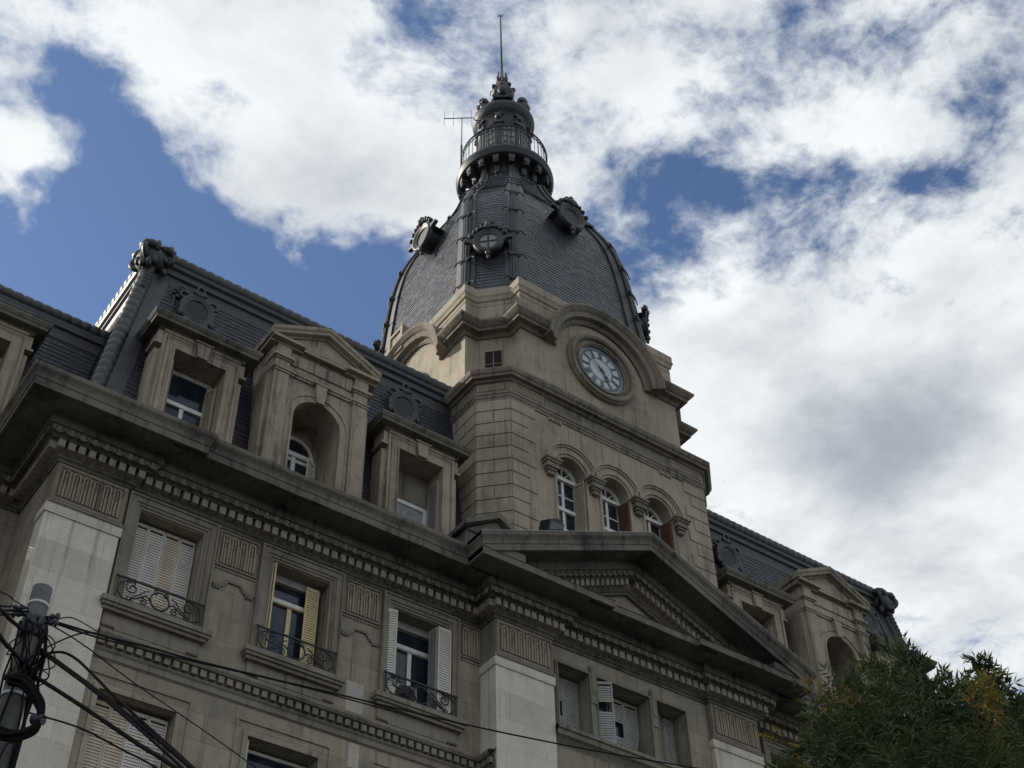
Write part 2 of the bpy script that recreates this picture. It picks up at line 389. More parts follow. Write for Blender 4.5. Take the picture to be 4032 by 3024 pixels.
    def sweep(s, path, prof, i0=0, i1=None, smooth=False):
        """prof = [(out, z)] carried along a plan path, mitred; out is to the right of travel"""
        st = offsets(path); i1 = len(path)-1 if i1 is None else i1
        rings = [[(path[i][0]+st[i][0]*d, path[i][1]+st[i][1]*d, z) for d, z in prof] for i in range(i0, i1+1)]
        return s.loft(rings, False, False, smooth)
    def build(s, name, mat, parent=None, recalc=True):
        me = bpy.data.meshes.new(name)
        me.from_pydata(s.v, [], s.f)
        mats = mat if isinstance(mat, (list, tuple)) else [mat]
        for m in mats: me.materials.append(m)
        me.polygons.foreach_set('use_smooth', s.sm); me.polygons.foreach_set('material_index', s.mi)
        me.update()
        if recalc:
            bm = bmesh.new(); bm.from_mesh(me)
            bmesh.ops.remove_doubles(bm, verts=bm.verts, dist=1e-5)
            bmesh.ops.recalc_face_normals(bm, faces=bm.faces); bm.to_mesh(me); bm.free()
        o = bpy.data.objects.new(name, me); COL.objects.link(o)
        if parent is not None: o.parent = parent
        return o
def offsets(path):
    """mitre vector per station for an offset of 1 to the right of travel"""
    ns = []
    for i in range(len(path)-1):
        dx, dy = path[i+1][0]-path[i][0], path[i+1][1]-path[i][1]; L = math.hypot(dx, dy)
        ns.append((dy/L, -dx/L))
    out = []
    for i in range(len(path)):
        a = ns[max(i-1, 0)]; b = ns[min(i, len(ns)-1)]
        q = 1+a[0]*b[0]+a[1]*b[1]
        out.append(((a[0]+b[0])/q, (a[1]+b[1])/q))
    return out
def along(path, d, step, i0=0, i1=None, margin=0.0):
    """points with direction and outward normal every ~step on the path offset by d"""
    st = offsets(path); i1 = len(path)-1 if i1 is None else i1
    pts = [(path[i][0]+st[i][0]*d, path[i][1]+st[i][1]*d) for i in range(len(path))]
    for i in range(i0, i1):
        a, b = Vector(pts[i]), Vector(pts[i+1]); L = (b-a).length
        if L < step*0.8: continue
        t = (b-a)/L; n = Vector((t.y, -t.x)); k = max(1, int(round((L-2*margin)/step)))
        for j in range(k): yield a+t*(margin+(L-2*margin)*(j+0.5)/k), t, n
def tag(o, label=None, cat=None, group=None, kind=None):
    if label: o['label'] = label
    if cat: o['category'] = cat
    if group: o['group'] = group
    if kind: o['kind'] = kind
    return o
def empty(name, loc=(0, 0, 0)):
    o = bpy.data.objects.new(name, None); COL.objects.link(o); o.location = loc; o.empty_display_size = 0.3
    return o
def wall_xz(mb, y, x0, x1, z0, z1, holes=(), arches=()):
    """a wall face at depth y with rectangular holes (x0,x1,z0,z1) and round-headed ones (cx, r, z0, zspring)"""
    rect = list(holes)+[(cx-r, cx+r, a, b+r) for cx, r, a, b in arches]
    xs = sorted({x0, x1, *[q for h in rect for q in h[:2]]}); zs = sorted({z0, z1, *[q for h in rect for q in h[2:]]})
    xs = [x for x in xs if x0 <= x <= x1]; zs = [z for z in zs if z0 <= z <= z1]
    for i in range(len(xs)-1):
        for j in range(len(zs)-1):
            cx, cz = (xs[i]+xs[i+1])/2, (zs[j]+zs[j+1])/2
            if any(h[0] < cx < h[1] and h[2] < cz < h[3] for h in rect): continue
            mb.quad((xs[i], y, zs[j]), (xs[i+1], y, zs[j]), (xs[i+1], y, zs[j+1]), (xs[i], y, zs[j+1]))
    for cx, r, a, b in arches:
        n = 16
        for i in range(n):
            t0, t1 = PI*i/n, PI*(i+1)/n
            mb.quad((cx+r*math.cos(t0), y, b+r*math.sin(t0)), (cx+r*math.cos(t0), y, b+r), (cx+r*math.cos(t1), y, b+r), (cx+r*math.cos(t1), y, b+r*math.sin(t1)))
def reveal_rect(mb, x0, x1, z0, z1, ya, yb):
    mb.quad((x0, ya, z0), (x0, yb, z0), (x0, yb, z1), (x0, ya, z1)); mb.quad((x1, ya, z0), (x1, yb, z0), (x1, yb, z1), (x1, ya, z1))
    mb.quad((x0, ya, z1), (x1, ya, z1), (x1, yb, z1), (x0, yb, z1)); mb.quad((x0, ya, z0), (x1, ya, z0), (x1, yb, z0), (x0, yb, z0))
def reveal_arch(mb, cx, r, z0, zs, ya, yb, n=16):
    pts = [(cx+r, z0)]+[(cx+r*math.cos(PI*i/n), zs+r*math.sin(PI*i/n)) for i in range(n+1)]+[(cx-r, z0)]
    mb.loft([[(x, ya, z) for x, z in pts], [(x, yb, z) for x, z in pts]], False, False)
    mb.quad((cx-r, ya, z0), (cx+r, ya, z0), (cx+r, yb, z0), (cx-r, yb, z0))
def frame3(mb, x0, x1, z0, z1, w, ya, yb, sides='LTR'):
    """bars of width w just inside the outline x0..x1, z0..z1"""
    if 'T' in sides: mb.box(x0, x1, ya, yb, z1-w, z1)
    if 'B' in sides: mb.box(x0, x1, ya, yb, z0, z0+w)
    t = z1-w if 'T' in sides else z1; b = z0+w if 'B' in sides else z0
    if 'L' in sides: mb.box(x0, x0+w, ya, yb, b, t)
    if 'R' in sides: mb.box(x1-w, x1, ya, yb, b, t)
def slats(o, ux, uz, un, w, h, th=0.035, pitch=0.068, rail=0.032, mid=False, gap=None):
    """a louvred shutter leaf: o = lower corner, ux / uz / un = width, height and face directions"""
    mb = MB(); o, ux, uz, un = map(Vector, (o, ux, uz, un))
    def bx(a0, a1, b0, b1, c0, c1):
        mb.obox(o+ux*(a0+a1)/2+uz*(b0+b1)/2+un*(c0+c1)/2, ux*(a1-a0)/2, uz*(b1-b0)/2, un*(c1-c0)/2)
    bx(0, rail, 0, h, 0, th); bx(w-rail, w, 0, h, 0, th); bx(rail, w-rail, 0, 0.09, 0.001, th-0.001); bx(rail, w-rail, h-0.08, h, 0.001, th-0.001)
    if mid: bx(rail, w-rail, h*0.48, h*0.48+0.07, 0.001, th-0.001)
    z = 0.10
    while z < h-0.12:
        if gap and gap[0] < z/h < gap[1]: z += pitch; continue
        c = o+ux*w/2+uz*(z+pitch*0.4)+un*th/2
        mb.obox(c, ux*(w/2-rail), (uz*0.965-un*0.26)*pitch*0.47, (un*0.965+uz*0.26)*0.005)
        z += pitch
    return mb
def spiral(c, r0, r1, a0, turns, n=22, y=0.0, flip=1):
    return [(c[0]+flip*(r0+(r1-r0)*i/n)*math.cos(a0+turns*2*PI*i/n), y, c[1]+(r0+(r1-r0)*i/n)*math.sin(a0+turns*2*PI*i/n)) for i in range(n+1)]

def slate_run(mb, a0, a1, b0, b1, n, q, wid=0.28, lip=0.012, jit=0.005):
    """one course of separate slates: a0-a1 the lower edge, b0-b1 the upper edge, n the face normal"""
    a0, a1, b0, b1, n = (Vector(v) for v in (a0, a1, b0, b1, n)); L = (a1-a0).length
    k = max(1, int(round(L/wid))); us = [0.0]+[(i+q.uniform(-0.3, 0.3))/k for i in range(1, k)]+[1.0]
    dn = (a0-b0).normalized()
    for u0, u1 in zip(us, us[1:]):
        off = n*lip*q.uniform(0.65, 1.4)+dn*q.uniform(-jit, jit)
        if q.random() < 0.025: off += dn*0.025
        p0, p1 = a0.lerp(a1, u0), a0.lerp(a1, u1); g_ = (p1-p0).normalized()*0.004
        mb.quad(p0+off+g_, p1+off-g_, b0.lerp(b1, u1)+n*0.001, b0.lerp(b1, u0)+n*0.001)
        mb.quad(p0+off+g_, p1+off-g_, p1-g_+dn*0.02-n*0.02, p0+g_+dn*0.02-n*0.02)
# ------------------------------------------------------------------ ground
g = MB(); g.quad((-600, -600, 0), (600, -600, 0), (600, 600, 0), (-600, 600, 0))
tag(g.build('ground', M['asphalt']), kind='structure')
g = MB(); g.box(-60, 90, -4.2, 1.5, 0.004, 0.14)
tag(g.build('pavement', M['paving']), kind='structure')

# ------------------------------------------------------------------ the building
XM = 21.29
def mx(x): return 2*XM-x
B = empty('clock_building', (XM, 0, 0))
tag(B, 'grey brown stone palace with slate mansards, gabled centre and domed clock tower', 'building')
B_INV = Matrix.Translation((-XM, 0, 0))
def part(mb, name, mat, parent=None, label=None):
    """a mesh in world coordinates hung under the building or one of its parts"""
    p = parent or B
    mb.v = [(x-XM, y, z) for x, y, z in mb.v] if not getattr(mb, '_loc', False) else mb.v
    mb._loc = True
    o = mb.build(name, mat, p)
    if label: o['label'] = label
    return o
# every child mesh is stored in the building's frame (origin XM,0,0); sub-parts sit at their part's origin
WINS = [8.446, 11.753, 15.06]; WINR = [mx(x) for x in WINS[::-1]]
CW = [(18.83, 19.85), (20.08, 21.86), (22.09, 23.11)]          # the three windows under the gable
Z_LOW0, Z_LOW1 = 13.95, 16.57
OPEN = 0.775
XE = -40.0  # far ends run on unseen, lengthened to shade the pole and cables
YB = 2.2                                                        # recessed ends of the front

w = MB()
holes = [(c-OPEN, c+OPEN, 18.57, 21.11) for c in WINS]+[(c-0.84, c+0.84, Z_LOW0, Z_LOW1) for c in WINS]
wall_xz(w, 0.1, 7.30, 16.86, 0, 21.5, holes)
holesR = [(c-OPEN, c+OPEN, 18.57, 21.11) for c in WINR]+[(c-0.84, c+0.84, Z_LOW0, Z_LOW1) for c in WINR]
wall_xz(w, 0.1, mx(16.86), mx(7.30), 0, 21.5, holesR)
hc = [(a, b, 19.06, 20.93) for a, b in CW]+[(a, b, 14.2, 16.6) for a, b in CW]
wall_xz(w, -0.42, 18.63, 23.95, 0, 21.5, hc)
for c in WINS+WINR:
    reveal_rect(w, c-OPEN, c+OPEN, 18.57, 21.11, 0.1, 0.6); reveal_rect(w, c-0.84, c+0.84, Z_LOW0, Z_LOW1, 0.1, 0.6)
for a, b in CW:
    reveal_rect(w, a, b, 19.06, 20.93, -0.42, 0.12); reveal_rect(w, a, b, 14.2, 16.6, -0.42, 0.1)
hl = [(3.0, 4.3, 18.57, 21.11), (3.0, 4.3, Z_LOW0, Z_LOW1)]
wall_xz(w, YB, XE, 5.64, 0, 21.5, hl); wall_xz(w, YB, mx(5.64), mx(XE), 0, 21.5)
reveal_rect(w, 3.0, 4.3, 18.57, 21.11, YB, YB+0.5); reveal_rect(w, 3.0, 4.3, Z_LOW0, Z_LOW1, YB, YB+0.5)
for x in (5.64, mx(5.64)): w.quad((x, 0.5, 0), (x, YB, 0), (x, YB, 21.5), (x, 0.5, 21.5))
# back and flank walls, never seen from the street, added to keep sun from leaking in
w.quad((XE, 14, 0), (mx(XE), 14, 0), (mx(XE), 14, 22.7), (XE, 14, 22.7)); w.quad((XE, YB, 0), (XE, 14, 0), (XE, 14, 22.7), (XE, YB, 22.7))
w.quad((mx(XE), YB, 0), (mx(XE), 14, 0), (mx(XE), 14, 22.7), (mx(XE), YB, 22.7))
part(w, 'front_wall', M['wall'])
d = MB()                                                         # dark rooms behind the openings
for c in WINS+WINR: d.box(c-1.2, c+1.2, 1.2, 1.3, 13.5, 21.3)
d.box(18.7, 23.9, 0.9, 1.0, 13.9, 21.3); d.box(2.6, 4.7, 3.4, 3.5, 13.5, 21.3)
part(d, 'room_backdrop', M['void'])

# ---- pilasters, each with its strigil frieze panel
def lobes(mb, x0, x1, z0, z1, y, n, proud=0.035):
    """upright fluted lobes with a hanging bud, carved in a frieze panel"""
    wd = (x1-x0)/n
    for i in range(n):
        cx = x0+wd*(i+0.5); r = wd*0.36; zt = z1-r-0.04
        mb.arch(cx, zt, r*0.66, r*1.1, y-proud, y+0.01, 0, PI, 8)
        mb.box(cx-r*1.1, cx-r*0.66, y-proud, y+0.01, z0, zt); mb.box(cx+r*0.66, cx+r*1.1, y-proud, y+0.01, z0, zt)
        mb.box(cx-r*0.32, cx+r*0.32, y-proud*0.8, y+0.01, z0, z0+(z1-z0)*0.52)
        mb.blob((cx, y-0.02, z0+(z1-z0)*0.60), r*0.34, 0.035, 0.075, 6, 4); mb.blob((cx, y-0.02, z0+(z1-z0)*0.74), r*0.42, 0.045, 0.09, 6, 4)
        mb.blob((cx, y-0.02, z0+(z1-z0)*0.86), r*0.3, 0.03, 0.05, 6, 4)
        mb.box(cx+wd*0.5-0.014, cx+wd*0.5+0.014, y-proud*0.6, y+0.01, z0, z0+(z1-z0)*0.72)
def beads(mb, x0, x1, z, y, r=0.03, step=0.075):
    n = int((x1-x0)/step)
    for i in range(n): mb.blob((x0+(i+0.5)*(x1-x0)/n, y, z), r*1.1, r, r, 6, 4)
def pilaster(x0, x1, yf, yb):
    p = MB()
    p.box(x0, x1, yf, yb, 0, 20.12)
    p.box(x0-0.035, x1+0.035, yf-0.035, yb, 20.12, 20.35)         # necking
    o = part(p, 'pilaster', M['pil'])
    f = MB()
    f.box(x0, x1, yf, yb, 20.45, 21.46)
    frame3(f, x0+0.02, x1-0.02, 20.47, 21.44, 0.085, yf-0.03, yf+0.01, 'LTRB')
    f.box(x0-0.04, x1+0.04, yf-0.04, yb, 20.35, 20.452)
    part(f, 'frieze_block', M['trim'], o)
    q = MB(); q.box(x0+0.11, x1-0.11, yf-0.006, yf+0.01, 20.56, 21.35); part(q, 'frieze_ground', M['ochre'], o)
    q = MB(); lobes(q, x0+0.13, x1-0.13, 20.57, 21.34, yf-0.006, 6, 0.055); beads(q, x0, x1, 20.40, yf-0.045, 0.032)
    part(q, 'frieze_relief', M['relief'], o)
    return o
for x0, x1, yf, yb in ((5.64, 7.30, -0.02, 0.5), (16.86, 18.63, -0.55, 0.2), (23.95, 25.72, -0.55, 0.2), (mx(7.30), mx(5.64), -0.02, 0.5)):
    pilaster(x0, x1, yf, yb)
# ---- frieze panels between the windows and the stepped aprons below them
def wall_panel(x0, x1, n, y=0.1, apron=True):
    f = MB(); frame3(f, x0, x1, 20.46, 21.44, 0.05, y-0.04, y+0.01, 'LTRB')
    f.box(x0+0.05, x1-0.05, y-0.012, y+0.01, 20.51, 21.39)
    if apron:
        c = (x0+x1)/2; h = (x1-x0)/2
        for a, b, z in ((x0, c-h*0.55, 19.95), (c-h*0.32, c+h*0.32, 20.12), (c+h*0.55, x1, 19.95)):
            f.box(a, b, y-0.05, y+0.01, z-0.035, z+0.035)
        for s in (-1, 1):
            f.obox((c+s*h*0.435, y-0.02, 20.035), (h*0.125, 0, -s*0.085), (0, 0.03, 0), (0.02*s, 0, 0.03))
            for i in range(3): f.box(c+s*h*(0.66+0.12*i)-0.022, c+s*h*(0.66+0.12*i)+0.022, y-0.045, y+0.01, 19.85, 19.915)
    o = part(f, 'frieze_panel', M['trim'])
    q = MB(); q.box(x0+0.06, x1-0.06, y-0.017, y, 20.52, 21.38); part(q, 'frieze_ground', M['ochre'], o)
    q = MB(); lobes(q, x0+0.07, x1-0.07, 20.53, 21.36, y-0.017, n, 0.045); beads(q, x0, x1, 20.39, y-0.02, 0.028)
    part(q, 'frieze_relief', M['relief'], o)
PAN = [(9.60, 10.62, 4), (12.90, 13.93, 4), (16.2, 16.84, 2)]
for a, b, n in PAN:
    wall_panel(a, b, n, 0.1, b < 16); wall_panel(mx(b), mx(a), n, 0.1, b < 16)
for a, b in ((19.87, 20.06), (21.88, 22.07)):
    f = MB(); f.box(a+0.02, b-0.02, -0.50, -0.41, 20.35, 21.2); f.box(a+0.04, b-0.04, -0.52, -0.49, 20.42, 21.12)
    f.box(a, b, -0.48, -0.41, 19.08, 20.1); f.box(a-0.01, b+0.01, -0.51, -0.41, 20.1, 20.33)
    part(f, 'mullion_pier', M['trim'])

# ---- string course with dentils below the top-floor windows
for pth in ([(7.30, 0.1), (16.86, 0.1), (16.86, -0.54)], [(mx(16.86), -0.54), (mx(16.86), 0.1), (mx(7.30), 0.1)]):
    s1 = MB()
    s1.sweep(pth, [(0, 17.22), (0.05, 17.26), (0.05, 17.38), (0.09, 17.42), (0.09, 17.47), (0.06, 17.47), (0.06, 17.64), (0.2, 17.66), (0.24, 17.72), (0.24, 17.78), (0.05, 17.83), (0, 17.90)])
    for p, t, n in along(pth, 0.06, 0.205):
        s1.obox((p.x+n.x*0.05, p.y+n.y*0.05, 17.56), (t.x*0.066, t.y*0.066, 0), (n.x*0.06, n.y*0.06, 0), (0, 0, 0.075))
    part(s1, 'string_course', M['trim'])

# ---- window surrounds, frames, shutters, sills, railings of the top floor
def scroll_railing(cx, y, z0):
    r = MB(); W = 0.97; T = 0.0195; H = 0.58
    r.box(cx-W-0.04, cx+W+0.04, y-0.022, y+0.022, z0+H, z0+H+0.035)
    r.box(cx-W, cx+W, y-0.012, y+0.012, z0+0.045, z0+0.075)
    for s in (-1, 1):
        r.box(cx+s*W-0.014, cx+s*W+0.014, y-0.014, y+0.014, z0, z0+H)
        r.blob((cx+s*(W+0.03), y, z0+H+0.02), 0.035, 0.035, 0.035)
        # big C scroll at the end, ending in a spiral
        pts = [(cx+s*(W-0.02-0.27+0.27*math.cos(a)), y, z0+0.31+0.245*math.sin(a)) for a in [PI*0.62-PI*1.12*i/16 for i in range(17)]]
        r.tube(pts, T, 5)
        r.tube(spiral((cx+s*(W-0.33), z0+0.40), 0.16, 0.035, PI*0.5, -1.35, 26, y, s), T*0.9, 5)
        r.tube(spiral((cx+s*(W-0.30), z0+0.12), 0.055, 0.055, 0, 1, 12, y, s), T*0.8, 5)
        # S scroll running to the middle ring
        pts = [(cx+s*(0.62-0.40*i/16), y, z0+0.16+0.20*(0.5-0.5*math.cos(PI*i/16))*(1 if i < 12 else 1-0.12*(i-12))) for i in range(17)]
        r.tube(pts, T, 5)
        r.tube(spiral((cx+s*0.36, z0+0.17), 0.095, 0.02, PI*0.2, 1.4, 22, y, s), T*0.85, 5)
        r.tube([(cx+s*0.26, y, z0+0.47), (cx+s*0.36, y, z0+0.42), (cx+s*0.46, y, z0+0.30), (cx+s*0.58, y, z0+0.22), (cx+s*0.68, y, z0+0.08)], T*0.8, 5)
        r.tube(spiral((cx+s*0.12, z0+0.50), 0.05, 0.05, 0, 1, 10, y, s), T*0.7, 5)
    r.tube(spiral((cx, z0+0.31), 0.215, 0.215, 0, 1, 22, y), T*1.1, 5, caps=False)
    return r
def sash(mb, x0, x1, z0, z1, y, bar=0.06, mull=True, tr=None, th=0.06):
    """a wooden casement frame with centre stile and optional transom height"""
    frame3(mb, x0, x1, z0, z1, bar, y, y+th, 'LTRB')
    if tr: mb.box(x0+bar, x1-bar, y-0.03, y+th, tr-0.06, tr+0.06)
    if mull: mb.box((x0+x1)/2-0.055, (x0+x1)/2+0.055, y-0.005, y+th-0.002, z0+bar, (tr-0.06) if tr else z1-bar)
def leafset(par, specs):
    for mat, a in specs: part(slats(*a[0], **a[1]), 'shutter', M[mat], par)
X, Zv, YN, YP = (1, 0, 0), (0, 0, 1), (0, -1, 0), (0, 1, 0)
def facade_window(c, kind):
    s = MB()
    frame3(s, c-1.095, c+1.095, 18.57, 21.46, 0.05, -0.035, 0.12)
    frame3(s, c-1.045, c+1.045, 18.57, 21.41, 0.135, 0.0, 0.12)
    frame3(s, c-0.91, c+0.91, 18.57, 21.275, 0.07, 0.03, 0.12)
    frame3(s, c-0.84, c+0.84, 18.57, 21.205, 0.07, 0.058, 0.12)
    o = part(s, 'window_surround', M['trim'])
    q = MB(); q.box(c-1.25, c+1.25, -0.16, 0.1, 18.45, 18.57); q.box(c-1.22, c+1.22, -0.12, 0.1, 18.38, 18.45); q.box(c-1.17, c+1.17, -0.06, 0.1, 18.30, 18.38)
    # stepped apron below the sill
    q.box(c-1.09, c+1.09, 0.05, 0.11, 17.98, 18.30); q.box(c-0.8, c+0.8, 0.05, 0.11, 17.9, 17.98); q.box(c-0.8, c+0.8, 0.035, 0.06, 17.94, 17.975)
    q.box(c-1.09, c-0.8, 0.035, 0.06, 18.0, 18.035); q.box(c+0.8, c+1.09, 0.035, 0.06, 18.0, 18.035)
    part(q, 'sill', M['trim'], o)
    x0, x1 = c-OPEN, c+OPEN; z0, z1 = 18.57, 21.11
    part(scroll_railing(c, -0.07, 18.57), 'balcony_railing', M['iron'], o)
    if kind == 'closed':
        wd = (x1-x0-0.04)/4
        for i in range(4):
            part(slats((x0+0.02+wd*i, 0.44, z0+0.02), X, Zv, YN, wd-0.012, z1-z0-0.08), 'shutter', M['rusty' if i == 2 else 'shutter'], o, 'white shutter leaf with rust stains' if i == 2 else None)
        return o
    fr = MB(); col = {'cream': 'cream', 'open': 'white', 'dark': 'white'}[kind]
    a, b = x0+0.04, x1-0.04
    fr.box(a, b, 0.5, 0.6, z1-0.14, z1-0.002)
    sash(fr, a, b, z0+0.02, z1-0.14, 0.52, 0.065, True, 20.40)
    part(fr, 'window_frame', M[col], o)
    lt = MB(); lt.box(a, b, 0.46, 0.522, z1-0.2, z1-0.003); part(lt, 'window_head', M['greyshut'], o)
    tb = MB(); tb.box(a+0.06, b-0.06, 0.47, 0.522, 20.36, 20.47); part(tb, 'transom', M['white'], o)
    pn = MB(); pn.box(a+0.05, b-0.05, 0.56, 0.57, z0+0.06, z1-0.18); part(pn, 'pane', M['glass'], o)
    if kind == 'cream':
        leafset(o, [('cream', (((x1-0.46, 0.40, z0+0.02), X, Zv, YN, 0.34, z1-z0-0.12), {})),
                    ('cream', (((x0+0.10, 0.02, z0+0.02), YP, Zv, (-1, 0, 0), 0.36, z1-z0-0.06), {})),
                    ('beige', (((x0+0.05, 0.06, z0+0.02), YP, Zv, (-1, 0, 0), 0.36, z1-z0-0.06), {}))])
    elif kind == 'open':
        leafset(o, [('shutter', (((x0-0.22, 0.045, z0+0.02), Vector((0.97, -0.24, 0)), Zv, Vector((-0.24, -0.97, 0)), 0.29, z1-z0-0.14), {})),
                    ('shutter', (((x1-0.31, -0.01, z0+0.02), X, Zv, YN, 0.37, z1-z0-0.14), {})),
                    ('greyshut', (((x1-0.315, 0.0, z0+0.02), Vector((-0.1, 0.99, 0)), Zv, Vector((-0.99, -0.1, 0)), 0.30, z1-z0-0.14), {}))])
        cu = MB()
        for i in range(14):
            x = a+0.1+(b-a-0.2)*i/14; cu.box(x, x+(b-a-0.2)/14*0.94, 0.60+0.02*math.sin(i*2.1), 0.62+0.02*math.sin(i*2.1), z0+0.1, 20.3)
        part(cu, 'curtain', M['curtain'], o)
    return o
for c, k in zip(WINS, ('closed', 'cream', 'open')): facade_window(c, k)
for c, k in zip(WINR, ('closed', 'dark', 'closed')): facade_window(c, k)
# lower-floor windows, cut by the bottom of the view
def low_window(c, kind):
    s = MB()
    frame3(s, c-1.13, c+1.13, 13.6, 16.92, 0.035, 0.065, 0.12)
    frame3(s, c-0.95, c+0.95, 13.95, 16.68, 0.11, 0.06, 0.12)
    o = part(s, 'window_surround', M['wall'])
    q = MB(); q.box(c-1.15, c+1.15, -0.12, 0.1, 13.78, 13.95); part(q, 'sill', M['trim'], o)
    x0, x1, z0, z1 = c-0.84, c+0.84, Z_LOW0, Z_LOW1
    if kind == 'closed':
        wd = (x1-x0-0.04)/4
        for i in range(4): part(slats((x0+0.02+wd*i, 0.40, z0+0.02), X, Zv, YN, wd-0.012, z1-z0-0.1), 'shutter', M['rusty' if i in (0, 1) else 'shutter'], o)
    else:
        fr = MB(); sash(fr, x0+0.04, x1-0.04, z0+0.02, z1-0.05, 0.48, 0.07, True, 15.95); part(fr, 'window_frame', M['white'], o)
        pn = MB(); pn.box(x0+0.08, x1-0.08, 0.52, 0.53, z0+0.05, z1-0.1); part(pn, 'pane', M['glass'], o)
        part(slats((x0+0.03, 0.12, z0+0.02), YP, Zv, (1, 0, 0), 0.34, z1-z0-0.08), 'shutter', M['rusty'], o)
for c, k in zip(WINS+WINR, ('closed', 'half', 'half', 'half', 'closed', 'half')): low_window(c, k)
# recessed window at the far left end
s = MB(); frame3(s, 2.7, 4.6, 18.57, 21.4, 0.2, YB-0.08, YB+0.02); o = part(s, 'window_surround', M['trim'])
for i in range(2): part(slats((3.02+0.63*i, YB+0.3, 18.6), X, Zv, YN, 0.62, 2.45), 'shutter', M['shutter'], o)
# ---- three windows under the gable
for i, (a, b) in enumerate(CW):
    s = MB(); frame3(s, a-0.07, b+0.07, 19.06, 21.0, 0.07, -0.47, -0.41)
    frame3(s, a-0.035, b+0.035, 19.06, 20.965, 0.035, -0.50, -0.465)
    o = part(s, 'window_surround', M['trim'])
    if i == 0:
        wd = (b-a)*0.46
        part(slats((a+0.03, 0.02, 19.08), X, Zv, YN, wd, 1.8, gap=(0.36, 0.62)), 'shutter', M['greyshut'], o, 'louvred leaf with slats missing')
        part(slats((a+0.05+wd, 0.02, 19.08), X, Zv, YN, wd, 1.8), 'shutter', M['greyshut'], o)
    elif i == 1:
        part(slats((a+0.02, -0.36, 19.08), Vector((0.85, -0.5, 0)), Zv, Vector((-0.5, -0.85, 0)), 0.46, 1.78, gap=(0.5, 0.66)), 'shutter', M['greyshut'], o, 'leaf swung out of the window')
        part(slats((a+0.42, -0.60, 19.08), Vector((0.3, 0.95, 0)), Zv, Vector((-0.95, 0.3, 0)), 0.45, 1.78), 'shutter', M['greyshut'], o)
        part(slats((a+0.78, 0.02, 19.08), X, Zv, YN, 0.46, 1.78, gap=(0.40, 0.6)), 'shutter', M['greyshut'], o)
        part(slats((a+1.26, 0.02, 19.08), X, Zv, YN, 0.46, 1.78), 'shutter', M['greyshut'], o)
        pr = MB(); pr.obox((a+1.42, -0.3, 19.35), (0.02, 0, 0.005), (0, 0.02, 0), (0.07, 0, 0.36)); part(pr, 'shutter_stay', M['iron'], o)
    else:
        part(slats((a+0.36, -0.05, 19.08), Vector((0.9, 0.42, 0)), Zv, Vector((0.42, -0.9, 0)), 0.33, 1.8), 'shutter', M['greyshut'], o)
        part(slats((a+0.66, 0.06, 19.08), X, Zv, YN, 0.33, 1.8), 'shutter', M['greyshut'], o)
    pn = MB(); pn.box(a+0.02, b-0.02, 0.10, 0.11, 19.1, 20.9); part(pn, 'pane', M['glass'], o)
    lw = MB(); frame3(lw, a-0.06, b+0.06, 14.2, 16.7, 0.06, -0.46, -0.41); o = part(lw, 'window_surround', M['trim'])
    pn = MB(); pn.box(a+0.02, b-0.02, 0.0, 0.01, 14.2, 16.6); part(pn, 'pane', M['glass'], o)
s = MB(); s.sweep([(18.63, -0.42), (23.95, -0.42)], [(0, 18.62), (0.05, 18.7), (0.12, 18.78), (0.2, 18.82), (0.22, 18.93), (0.27, 18.95), (0.27, 19.04), (0, 19.06)])
part(s, 'sill_course', M['trim'])

for a, b, z0, z1 in ((13.17, 13.62, 17.96, 18.72), (13.33, 13.6, 16.62, 17.2)):
    pp = MB(); pp.box(a, b, 0.094, 0.105, z0, z1); part(pp, 'plaster_patch', M['patch'])

# ------------------------------------------------------------------ main entablature
EB = [(XE, YB), (5.64, YB), (5.64, -0.02), (7.30, -0.02), (7.30, 0.1), (16.86, 0.1), (16.86, -0.55), (18.63, -0.55), (18.63, -0.42),
      (23.95, -0.42), (23.95, -0.55), (mx(16.86), -0.55), (mx(16.86), 0.1), (mx(7.30), 0.1), (mx(7.30), -0.02), (mx(5.64), -0.02), (mx(5.64), YB), (mx(XE), YB)]
BED = [(-0.06, 21.46), (0.04, 21.46), (0.05, 21.52), (0.10, 21.55), (0.11, 21.60), (0.12, 21.62), (0.12, 21.84), (0.33, 21.845), (0.34, 21.87)]
OVO = [(0.34, 21.87), (0.36, 21.90), (0.42, 21.98), (0.45, 22.05), (0.50, 22.06), (0.50, 22.30)]
COR = [(0.50, 22.30), (1.14, 22.285), (1.15, 22.25), (1.20, 22.25), (1.20, 22.44), (1.22, 22.45)]
CYM = [(1.22, 22.45), (1.225, 22.50), (1.235, 22.56), (1.27, 22.62), (1.31, 22.67), (1.32, 22.70), (1.32, 22.79), (0.0, 22.86)]
def wavy(path, step, amp, q):
    """the same path with slightly uneven intermediate stations; idx maps old stations to new ones"""
    out, idx = [], []
    for i, (a, b) in enumerate(zip(path, path[1:]+[None])):
        idx.append(len(out)); out.append(a)
        if b is None: break
        L = math.hypot(b[0]-a[0], b[1]-a[1]); n = int(L/step)
        if L > 3: n = min(n, 40)
        for j in range(1, n):
            u_ = j/n; nx_, ny_ = (b[1]-a[1])/L, -(b[0]-a[0])/L; w_ = q.gauss(0, amp)
            out.append((a[0]+(b[0]-a[0])*u_+nx_*w_, a[1]+(b[1]-a[1])*u_+ny_*w_))
    return out, idx
EW, EI = wavy(EB, 0.45, 0.006, random.Random(8))
cn = MB()
cn.sweep(EW, BED+OVO[1:]+COR[1:])
for i0, i1 in ((0, 6), (11, 17)): cn.sweep(EW, CYM, EI[i0], EI[i1])
cn.sweep(EB, [(1.22, 22.45), (0.0, 22.50)], 6, 11)
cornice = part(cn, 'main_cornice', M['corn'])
dt = MB()
